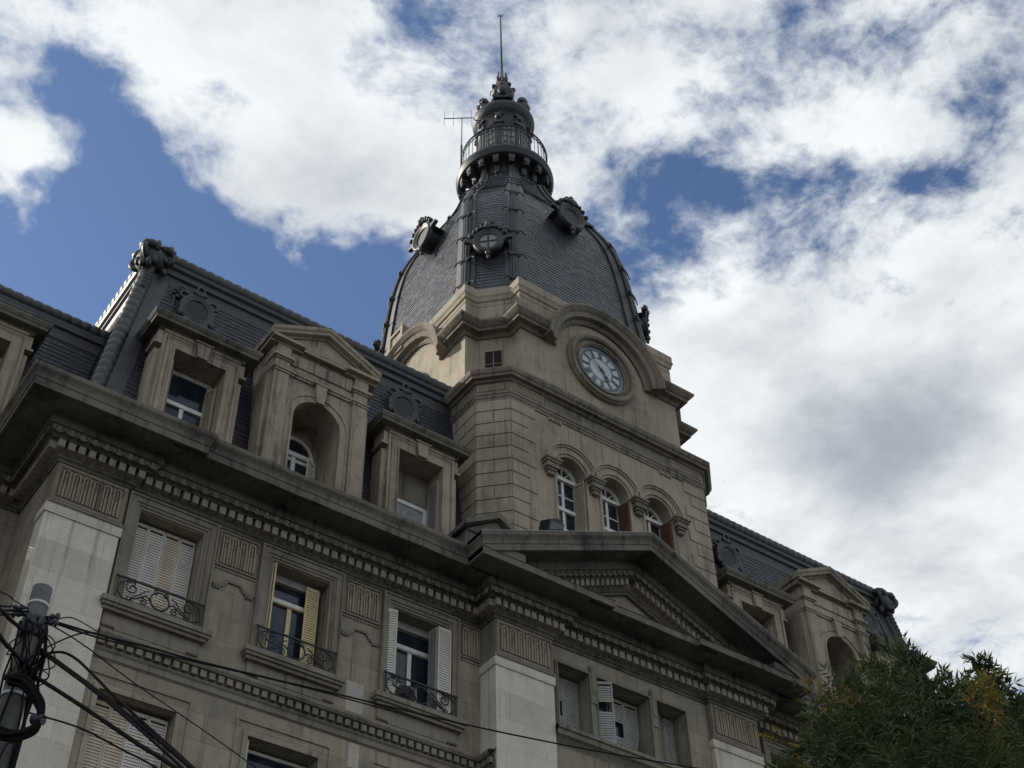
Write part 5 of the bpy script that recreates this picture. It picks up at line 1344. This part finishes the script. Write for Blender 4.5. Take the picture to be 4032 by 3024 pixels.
# flood lamp on the gable slope
fl = thing('flood_lamp', 'black flood lamp standing on the gable below the tower windows', 'lamp', (18.0, -1.45, 23.87))
m = MB(); c = Vector((18.02, -1.45, 24.20)); ax = Vector((0.93, 0.25, 0.25)); ay = Vector((-0.2, 0.85, 0.48)); az = ax.cross(ay).normalized(); ay = az.cross(ax).normalized()
m.loft([[c+ax*x*0.33+az*z*0.20+ay*-0.2 for x, z in ((-1, -1), (1, -1), (1, 1), (0, 1.5), (-1, 1))], [c+ax*x*0.24+az*z*0.15+ay*0.18 for x, z in ((-1, -1), (1, -1), (1, 1), (0, 1.5), (-1, 1))]])
sub(m, 'housing', M['plastic'], fl)
m = MB(); m.obox(c-ay*0.205, ax*0.29, az*0.17, ay*0.006); sub(m, 'lamp_glass', M['glass'], fl)
m = MB(); m.box(17.72, 18.28, -1.55, -1.4, 23.86, 23.93); m.box(17.72, 17.76, -1.5, -1.44, 23.9, 24.2); m.box(18.24, 18.28, -1.5, -1.44, 23.9, 24.2); sub(m, 'mounting_bracket', M['plastic'], fl)
# outdoor unit behind the third railing
ac = thing('fan_unit', 'dark round fan unit on the window ledge behind the scroll railing', 'air conditioner', (14.72, 0.18, 18.57))
m = MB(); m.box(14.42, 15.02, 0.06, 0.36, 18.60, 19.10); sub(m, 'casing', M['greyshut'], ac)
m = MB(); pts = [(14.72+0.27*math.cos(2*PI*i/24), 18.85+0.24*math.sin(2*PI*i/24)) for i in range(24)]; m.prism(pts, 'y', 0.045, 0.065)
sub(m, 'fan_opening', M['plastic'], ac)
m = MB()
for r_ in (0.08, 0.15, 0.22): m.tube([(14.72+r_*math.cos(2*PI*i/20), 0.035, 18.85+r_*0.9*math.sin(2*PI*i/20)) for i in range(21)], 0.006, 4, caps=False)
for i in range(6): a = PI*i/6; m.obox((14.72, 0.035, 18.85), (0.26*math.cos(a), 0, 0.23*math.sin(a)), (-0.005*math.sin(a), 0, 0.005*math.cos(a)), (0, 0.005, 0))
sub(m, 'fan_grille', M['plastic'], ac)
# television aerial at the balcony
an = thing('tv_antenna', 'thin rooftop aerial mast with three upright rods beside the round balcony', 'antenna', (19.33, 4.9, 47.4))
m = MB(); m.tube([(19.33, 4.9, 47.3), (19.33, 4.9, 49.2)], 0.045, 8); m.tube([(19.33, 4.9, 49.1), (19.34, 4.9, 51.2)], 0.022, 6); m.tube([(19.33, 4.9, 48.0), (19.6, 4.75, 48.0)], 0.02, 5); m.tube([(19.33, 4.9, 47.45), (19.5, 4.8, 47.45)], 0.025, 5)
sub(m, 'mast', M['iron'], an)
m = MB(); e = Vector((0.80, -0.60, 0)); c = Vector((19.34, 4.9, 51.15)); m.tube([c-e*0.78, c+e*0.50], 0.022, 6)
sub(m, 'boom', M['iron'], an)
for q, h in ((-0.76, 0.52), (-0.36, 0.55), (0.40, 0.6)):
    m = MB(); p_ = c+e*q; m.tube([p_-Vector((0, 0, h)), p_+Vector((0, 0, h))], 0.009, 5); sub(m, 'rod', M['iron'], an)

# ------------------------------------------------------------------ utility pole and overhead lines
def smooth(pts, n=6):
    P_ = [Vector(p) for p in pts]; out = []
    for i in range(len(P_)-1):
        p0, p1, p2, p3 = P_[max(i-1, 0)], P_[i], P_[i+1], P_[min(i+2, len(P_)-1)]
        for k in range(n):
            t = k/n; out.append(0.5*((2*p1)+(p2-p0)*t+(2*p0-5*p1+4*p2-p3)*t*t+(3*p1-p0-3*p2+p3)*t*t*t))
    return out+[P_[-1]]
PX_, PY_ = 2.62, -13.55
po = thing('utility_pole', 'grey concrete utility pole wrapped in cables in the left foreground', 'utility pole', (PX_, PY_, 0))
m = MB(); m.lathe(PX_, PY_, [(0.14, 0), (0.110, 7.0), (0.086, 8.86)], 20); m.quad(*[(PX_+0.086*math.cos(2*PI*i/20), PY_+0.086*math.sin(2*PI*i/20), 8.86) for i in range(20)]); sub(m, 'pole_shaft', M['pole'], po)
m = MB(); m.lathe(PX_, PY_, [(0.087, 8.66), (0.092, 8.66), (0.092, 8.69), (0.087, 8.69)], 20); sub(m, 'steel_band', M['band'], po)
m = MB(); m.lathe(PX_, PY_, [(0.106, 7.75), (0.109, 7.75), (0.109, 7.78), (0.106, 7.78)], 20); sub(m, 'steel_band', M['band'], po)
e = Vector((0.8, -0.6, 0))
for sd, zb in ((-1, 8.66), (-1, 8.60), (1, 8.56), (1, 8.50)):
    m = MB(); c = Vector((PX_, PY_, zb))+e*sd*0.09
    m.tube([c, c+e*sd*0.09], 0.012, 6); m.blob(tuple(c+e*sd*0.06), 0.026, 0.026, 0.03, 8, 6); m.blob(tuple(c+e*sd*0.105), 0.022, 0.022, 0.04, 8, 6)
    sub(m, 'insulator', M['plastic'], po)
q = random.Random(5)
for zc_, s in ((8.43, 0.10), (7.98, 0.12)):
    m = MB(); m.lathe(PX_, PY_, [(0.094, zc_-s), (0.102, zc_-s), (0.102, zc_+s), (0.094, zc_+s)], 16)
    for i in range(16):
        a = q.random()*2*PI; m.blob((PX_+0.11*math.cos(a), PY_+0.11*math.sin(a), zc_+q.uniform(-s, s)), q.uniform(0.012, 0.03), q.uniform(0.012, 0.03), q.uniform(0.02, 0.05), 6, 5)
    sub(m, 'cable_clamp', M['plastic'], po)
m = MB()
for i in range(7):
    a = q.uniform(-2.9, 0.2); x, y = PX_+0.125*math.cos(a), PY_+0.125*math.sin(a)
    m.tube([(x, y, 8.45), (x+q.uniform(-.05, .05), y-0.02, 8.2), (x+q.uniform(-.05, .05), y-0.03, 7.9), (x+q.uniform(-.03, .03), y-0.01, 7.4), (x, y, 6.0)], q.uniform(0.006, 0.014), 5)
sub(m, 'riser_cables', M['cable'], po)
m = MB()
for i in range(16):                                             # loose loops tied round the pole head
    z0, z1 = q.choice((8.45, 8.40, 8.05, 7.95)), q.choice((8.42, 8.0, 7.92, 7.85)); a0, a1 = q.uniform(-2.6, 0.4), q.uniform(-2.6, 0.4)
    P0 = Vector((PX_+0.11*math.cos(a0), PY_+0.11*math.sin(a0), z0)); P1 = Vector((PX_+0.12*math.cos(a1), PY_+0.12*math.sin(a1), z1))
    md = (P0+P1)/2+Vector((q.uniform(-0.22, 0.20), q.uniform(-0.16, -0.02), q.uniform(-0.22, 0.08)))
    m.tube(smooth([P0, P0.lerp(md, 0.6)+Vector((0, 0, 0.05)), md, P1.lerp(md, 0.5)-Vector((0, 0, 0.04)), P1], 5), q.uniform(0.004, 0.008), 4)
sub(m, 'cable_tangle', M['cable'], po)
CABLES = [
 ([(2.70, -13.55, 8.58), (3.35, -12.98, 8.98), (4.1, -12.39, 9.43), (4.87, -11.88, 9.81), (6.67, -10.97, 10.58), (10.3, -9.95, 11.63), (13.99, -9.71, 12.35), (22, -9.5, 13.9)], 0.012, 'long cable from the pole across the whole front of the building'),
 ([(2.70, -13.55, 8.57), (3.44, -12.71, 9.13), (4.78, -11.41, 10.08), (7.19, -9.71, 11.42), (10, -8.2, 12.6)], 0.010, 'cable just under the long one, running up to the right'),
 ([(2.66, -13.54, 8.31), (3.05, -14.38, 7.54), (3.39, -15.66, 6.41), (3.6, -17.0, 5.2)], 0.017, 'thick black cable, upper strand of the pair sloping down from the pole'),
 ([(2.66, -13.54, 8.29), (3.035, -14.41, 7.505), (3.35, -15.65, 6.385), (3.55, -17.0, 5.15)], 0.012, 'thinner strand hanging just under the thick sloping cable'),
 ([(2.66, -13.54, 8.19), (2.76, -13.67, 8.18), (2.84, -13.84, 8.13), (2.92, -14.01, 8.0), (3.01, -14.26, 7.75), (3.14, -14.63, 7.37), (3.4, -15.67, 6.41), (3.62, -17.0, 5.2)], 0.012, 'cable bowing up from the pole before it drops to the right'),
 ([(2.66, -13.55, 8.04), (2.97, -14.28, 7.44), (3.18, -15.09, 6.8), (3.29, -15.62, 6.4), (3.5, -17.0, 5.3)], 0.017, 'thick black cable, lowest of those leaving the pole clamps'),
 ([(2.70, -13.75, 7.56), (2.99, -14.24, 7.28), (3.21, -14.75, 6.91), (3.34, -15.11, 6.65), (3.7, -16.2, 5.8)], 0.008, 'thin wire leaving the cable coil towards the lower right'),
 ([(2.68, -13.55, 8.56), (3.25, -12.95, 8.85), (4.11, -12.07, 9.19), (4.96, -11.32, 9.47), (6.23, -10.36, 9.75), (9, -8.4, 10.2)], 0.007, 'thin straight wire crossing the shuttered lower window'),
 ([(2.75, -13.60, 8.54), (3.03, -13.19, 8.92), (3.43, -12.7, 9.2), (3.57, -12.54, 9.28), (4.6, -11.6, 9.9)], 0.006, 'thin wire tied to the right hand insulator'),
 ([(1.2, -15.0, 7.4), (2.2, -14.04, 8.23), (2.35, -13.84, 8.4), (2.58, -13.52, 8.55)], 0.009, 'slack cable coming in from the left above the level pair'),
 ([(1.0, -16.1, 7.0), (2.13, -14.23, 8.23), (2.33, -13.88, 8.43), (2.55, -13.55, 8.62)], 0.006, 'thin wire, topmost of those coming in from the left'),
 ([(1.2, -16.8, 6.5), (2.05, -14.72, 7.75), (2.26, -14.25, 8.0), (2.58, -13.56, 8.38)], 0.018, 'thick black cable coming in from the left to the upper clamps'),
 ([(1.0, -17.5, 6.2), (2.11, -14.74, 7.51), (2.36, -14.18, 7.78), (2.63, -13.58, 8.08)], 0.018, 'thick black cable coming in from the left to the lower clamps'),
 ([(1.2, -15.3, 7.0), (2.23, -13.94, 8.25), (2.41, -13.73, 8.44), (2.58, -13.54, 8.61)], 0.011, 'level cable from the left, upper of two'),
 ([(2.70, -13.55, 8.23), (3.04, -13.14, 8.73), (3.27, -12.88, 9.02), (3.45, -12.72, 9.17)], 0.008, 'short wire arching up from the clamps to the long cable'),
 ([(1.2, -15.4, 6.9), (2.24, -13.95, 8.21), (2.42, -13.72, 8.41), (2.58, -13.54, 8.57)], 0.010, 'level cable from the left, lower of two'),
 ([(2.3, -14.3, 5.6), (2.54, -13.92, 7.03), (2.63, -13.82, 7.24), (2.66, -13.74, 7.5), (2.66, -13.62, 7.85)], 0.008, 'thin wire hanging down beside the pole below the coil'),
]
for pts, r_, lab in CABLES:
    p0 = Vector(pts[0]); m = MB(); m.tube([p-p0 for p in smooth(pts)], r_, 6)
    o = m.build('overhead_cable', M['cable']); o.location = p0; tag(o, lab, 'cable', 'cables strung from the utility pole')
coil = thing('cable_coil', 'black coil of spare cable hanging on the utility pole', 'cable', (2.62, -13.75, 7.5))
m = MB(); q = random.Random(9)
base = [(2.50, -13.74, 7.80), (2.60, -13.80, 7.77), (2.69, -13.84, 7.68), (2.765, -13.87, 7.55), (2.77, -13.87, 7.40), (2.69, -13.85, 7.31), (2.58, -13.82, 7.27), (2.48, -13.78, 7.30)]
for i in range(16):
    o_ = Vector((q.uniform(-.028, .028), q.uniform(-.03, .03), q.uniform(-.035, .035)))
    m.tube(smooth([Vector(p)+o_+Vector((q.uniform(-.006, .006), 0, q.uniform(-.008, .008))) for p in base], 5), 0.012, 5)
sub(m, 'cable_turns', M['cable'], coil)
m = MB(); m.tube([(2.735, -13.83, 7.47), (2.805, -13.90, 7.45)], 0.045, 8); sub(m, 'tie_band', M['plastic'], coil)

# ------------------------------------------------------------------ street tree
CL = [(5.99, -19.19, 5.56), (5.74, -20.06, 4.97), (7.67, -19.67, 5.97), (5.79, -19.79, 5.09), (6.62, -19.41, 5.14), (5.84, -20.22, 4.87), (6.34, -19.95, 5.25), (7.18, -18.73, 5.81), (6.43, -19.68, 4.91), (7.7, -19.26, 6.22), (7.22, -19.89, 5.79), (6.1, -19.26, 5.62), (6.51, -19.01, 5.72), (7.73, -19.34, 5.77), (7.09, -19.48, 5.05), (6.95, -18.1, 5.76), (7.32, -19.65, 5.71), (6.29, -18.78, 5.36), (5.91, -20.23, 4.48), (6.11, -20.26, 5.31), (6.96, -18.46, 5.77), (7.18, -18.32, 5.69), (6.06, -19.51, 4.77), (5.75, -19.7, 5.16), (6.99, -18.4, 5.48), (6.44, -19.18, 5.84), (6.76, -19.46, 5.58), (6.56, -19.4, 5.02), (5.9, -19.59, 5.09), (6.27, -18.95, 5.07), (5.5, -19.91, 5.03), (5.74, -20.08, 4.96), (7.01, -19.32, 5.94), (6.78, -18.76, 5.71), (6.1, -19.81, 4.72), (6.11, -19.54, 5.36), (6.17, -19.41, 5.88), (6.41, -19.73, 5.83), (6.17, -19.66, 5.11), (5.69, -19.31, 5.03), (6.57, -18.65, 6.17), (6.17, -19.14, 5.18), (7.06, -18.54, 5.98), (5.79, -19.9, 5.65), (6.1, -20.09, 4.77), (6.5, -18.77, 5.46), (6.23, -19.29, 5.79), (5.69, -19.64, 4.74), (6.63, -19.82, 4.82), (6.27, -20.19, 4.66), (7.01, -19.39, 5.3), (6.27, -19.67, 5.83), (7.27, -19.15, 6.43), (7.41, -18.97, 5.43), (5.87, -20.5, 4.89), (6.33, -19.01, 5.54), (6.56, -18.97, 5.19), (7.1, -18.69, 6.66), (6.16, -19.47, 5.12), (6.78, -18.46, 6.14), (6.89, -18.19, 5.82), (5.74, -20.33, 4.61), (5.69, -20.06, 4.65), (6.38, -19.07, 6.2), (6.98, -18.87, 6.12), (6.61, -18.11, 5.47), (6.08, -19.37, 5.87), (6.37, -19.73, 5.36), (5.52, -19.54, 5.58), (6.3, -19.55, 5.22), (6.91, -18.75, 5.92), (6.58, -18.94, 5.42), (6.47, -19.31, 5.93), (7.12, -19.43, 6.0), (6.61, -19.34, 6.19), (7.2, -18.75, 6.34), (6.34, -20.12, 4.89), (7.57, -19.26, 5.79), (7.23, -19.42, 5.62), (5.26, -19.52, 4.86), (6.37, -18.5, 5.47), (6.9, -19.59, 5.02), (7.21, -19.46, 5.85), (6.84, -18.09, 5.93), (6.01, -19.72, 4.91), (6.37, -19.6, 5.17), (6.12, -19.42, 5.72), (6.26, -19.36, 4.91), (7.0, -19.32, 5.45), (6.82, -19.2, 5.9), (6.8, -18.1, 5.91), (6.98, -19.11, 6.07), (5.84, -19.21, 5.44), (7.05, -18.26, 6.02), (6.11, -19.16, 5.35), (6.35, -20.12, 5.19), (5.88, -19.83, 5.48), (6.94, -18.83, 6.41), (6.02, -18.8, 5.04), (7.29, -19.07, 6.14), (6.77, -19.82, 5.49), (6.46, -19.7, 5.0), (6.58, -19.59, 4.93), (7.61, -19.01, 5.89), (6.81, -18.34, 5.9), (5.6, -19.8, 4.91), (5.65, -19.06, 5.07), (6.69, -18.89, 5.84), (5.9, -19.69, 5.39), (6.3, -19.51, 4.89), (5.53, -19.59, 5.06), (5.97, -20.28, 4.58), (6.31, -19.93, 5.01), (7.27, -19.16, 5.76), (7.09, -18.29, 5.91), (5.9, -20.11, 5.13), (6.98, -19.1, 6.23), (6.04, -20.02, 5.17), (6.0, -19.96, 5.09), (6.07, -20.33, 4.92), (6.49, -18.93, 5.53), (6.46, -19.46, 5.41), (7.24, -19.4, 5.84), (6.2, -19.4, 5.98), (6.46, -20.0, 5.63), (6.94, -18.83, 6.01), (5.57, -19.65, 4.8), (6.47, -18.41, 5.64), (7.0, -18.73, 5.71), (6.02, -20.14, 5.07), (6.54, -19.27, 6.29), (5.33, -19.67, 4.82), (7.63, -19.08, 5.5), (6.55, -19.07, 5.76), (6.92, -19.16, 5.15), (6.22, -19.03, 5.2), (5.59, -20.12, 4.77), (6.72, -19.7, 5.36), (5.95, -19.83, 5.38), (6.38, -19.4, 5.42), (7.26, -18.78, 5.41), (6.3, -18.61, 5.5), (6.13, -19.55, 4.87), (6.07, -20.28, 4.89), (7.7, -19.3, 5.92), (6.36, -19.8, 5.1), (7.45, -19.18, 5.34), (6.38, -19.23, 5.32), (6.53, -18.59, 6.07), (6.87, -19.24, 6.01)]
def leaflet(mb, p, dr, L, wd, q):
    dr = dr.normalized(); s = dr.cross(Vector((q.uniform(-1, 1), q.uniform(-1, 1), q.uniform(-1, 1))))
    if s.length < 1e-3: return
    s.normalize(); n = dr.cross(s)
    mid = p+dr*L*0.42+n*L*0.05
    mb.add([p, mid+s*wd, p+dr*L-n*L*0.10, mid-s*wd], [(0, 1, 2, 3)])
def spray(mb, p, dr, L, q, pairs=6, leafL=0.072):
    """a pinnate leaf: a drooping stalk with paired narrow leaflets"""
    dr = dr.normalized(); s = dr.cross(Vector((0, 0, 1)))
    if s.length < 0.05: s = dr.cross(Vector((1, 0, 0)))
    s.normalize(); a = q.uniform(-0.9, 0.9); up = s.cross(dr); s = s*math.cos(a)+up*math.sin(a)
    for i in range(pairs):
        t = 0.15+0.85*i/(pairs-1); b = p+dr*L*t+Vector((0, 0, -0.12*L*t*t))
        for sd in (-1, 1): leaflet(mb, b, dr*0.75+s*sd*0.8+Vector((0, 0, q.uniform(-.35, .1))), leafL*q.uniform(0.75, 1.15), leafL*0.115, q)
    leaflet(mb, p+dr*L+Vector((0, 0, -0.12*L)), dr, leafL, leafL*0.115, q)
tq = random.Random(21)
BASE = Vector((7.6, -18.9, 0)); FORK = Vector((7.35, -19.0, 3.3))
tr = thing('street_tree', 'leafy street tree with narrow green leaflets at the lower right', 'tree', BASE)
m = MB(); m.tube(smooth([BASE, (7.55, -18.92, 1.2), (7.45, -18.98, 2.3), FORK]), [0.16-0.06*i/18 for i in range(19)], 10); sub(m, 'trunk', M['bark'], tr)
crown = MB(); dark = MB(); limbs = MB(); yell = MB()
CLV = [Vector(c) for c in CL]
for i in range(90):                                            # the rest of the crown, to the right and below
    while 1:
        v = Vector((tq.uniform(-1, 1), tq.uniform(-1, 1), tq.uniform(-1, 1)))
        if v.length < 1: break
    CLV.append(Vector((7.75, -19.0, 5.0))+Vector((v.x*1.5, v.y*1.4, v.z*1.25-0.2)))
for i, c in enumerate(CLV):
    if i % 5 == 0:
        k = FORK.lerp(c, 0.55)+Vector((0, 0, 0.15)); limbs.tube(smooth([FORK, k, c], 4), [0.05-0.0052*j for j in range(9)], 5)
    for j in range(13):
        v = Vector((tq.gauss(0, 1), tq.gauss(0, 1), tq.gauss(0, 0.9))).normalized()
        p = c+v*tq.uniform(0.02, 0.17)
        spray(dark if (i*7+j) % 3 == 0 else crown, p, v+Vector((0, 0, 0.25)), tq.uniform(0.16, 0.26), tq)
TIPS = [(6.53, -19.38, 6.64), (6.77, -19.73, 6.38), (6.64, -19.54, 6.33), (6.86, -19.89, 6.03), (6.3, -19.07, 6.42), (6.14, -18.87, 6.27), (6.03, -18.74, 6.0), (5.96, -18.66, 5.88), (6.67, -19.59, 6.28), (6.8, -19.78, 6.35), (6.57, -19.44, 6.49), (6.21, -18.96, 6.32), (6.44, -19.25, 6.47), (6.71, -19.65, 6.27), (6.82, -19.82, 6.12)]
for t in TIPS:
    t = Vector(t); b = t+Vector((0.12, 0.0, -0.62))
    limbs.tube(smooth([FORK, b, t-Vector((0, 0, 0.12))], 5), [0.03-0.0025*j for j in range(11)], 5)
    for j in range(38):
        u_ = tq.random(); p = b.lerp(t, u_); v = Vector((tq.gauss(0, 1), tq.gauss(0, 1), tq.gauss(0.9, 0.6))).normalized()
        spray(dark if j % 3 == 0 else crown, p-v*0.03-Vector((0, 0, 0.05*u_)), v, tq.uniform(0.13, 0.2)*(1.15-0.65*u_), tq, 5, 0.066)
YEL = [(6.09, -20.17, 5.70), (6.09, -20.16, 5.63), (6.09, -20.16, 5.54), (6.08, -20.14, 5.45), (6.08, -20.14, 5.34), (6.07, -20.12, 5.24), (6.08, -20.14, 5.66), (6.09, -20.16, 5.29), (6.1, -20.1, 5.1), (6.12, -20.1, 4.95)]
for t in YEL:
    for j in range(9):
        v = Vector((tq.gauss(0, 1), tq.gauss(0, 1), tq.gauss(0, 1))).normalized(); spray(yell, Vector(t)+v*tq.uniform(0, 0.03), v, tq.uniform(0.06, 0.10), tq, 4, 0.05)
for t in [(5.86, -19.16, 5.99), (5.96, -19.29, 5.92), (5.73, -19.01, 5.76), (5.94, -19.26, 6.0)]:
    for j in range(5):
        v = Vector((tq.gauss(0, 1), tq.gauss(0, 1), tq.gauss(0, 1))).normalized(); spray(yell, Vector(t)+v*tq.uniform(0, 0.08), v, tq.uniform(0.07, 0.11), tq, 4, 0.05)
sub(limbs, 'limbs', M['bark'], tr); 
o = sub(crown, 'crown', M['leaf'], tr); sub(dark, 'darker_crown', M['leafdark'], tr) if False else sub(dark, 'dark_foliage', M['leafdark'], tr)  # every third spray, in a darker green
sub(yell, 'yellow_foliage', M['leafyellow'], tr, 'yellowed autumn leaves')
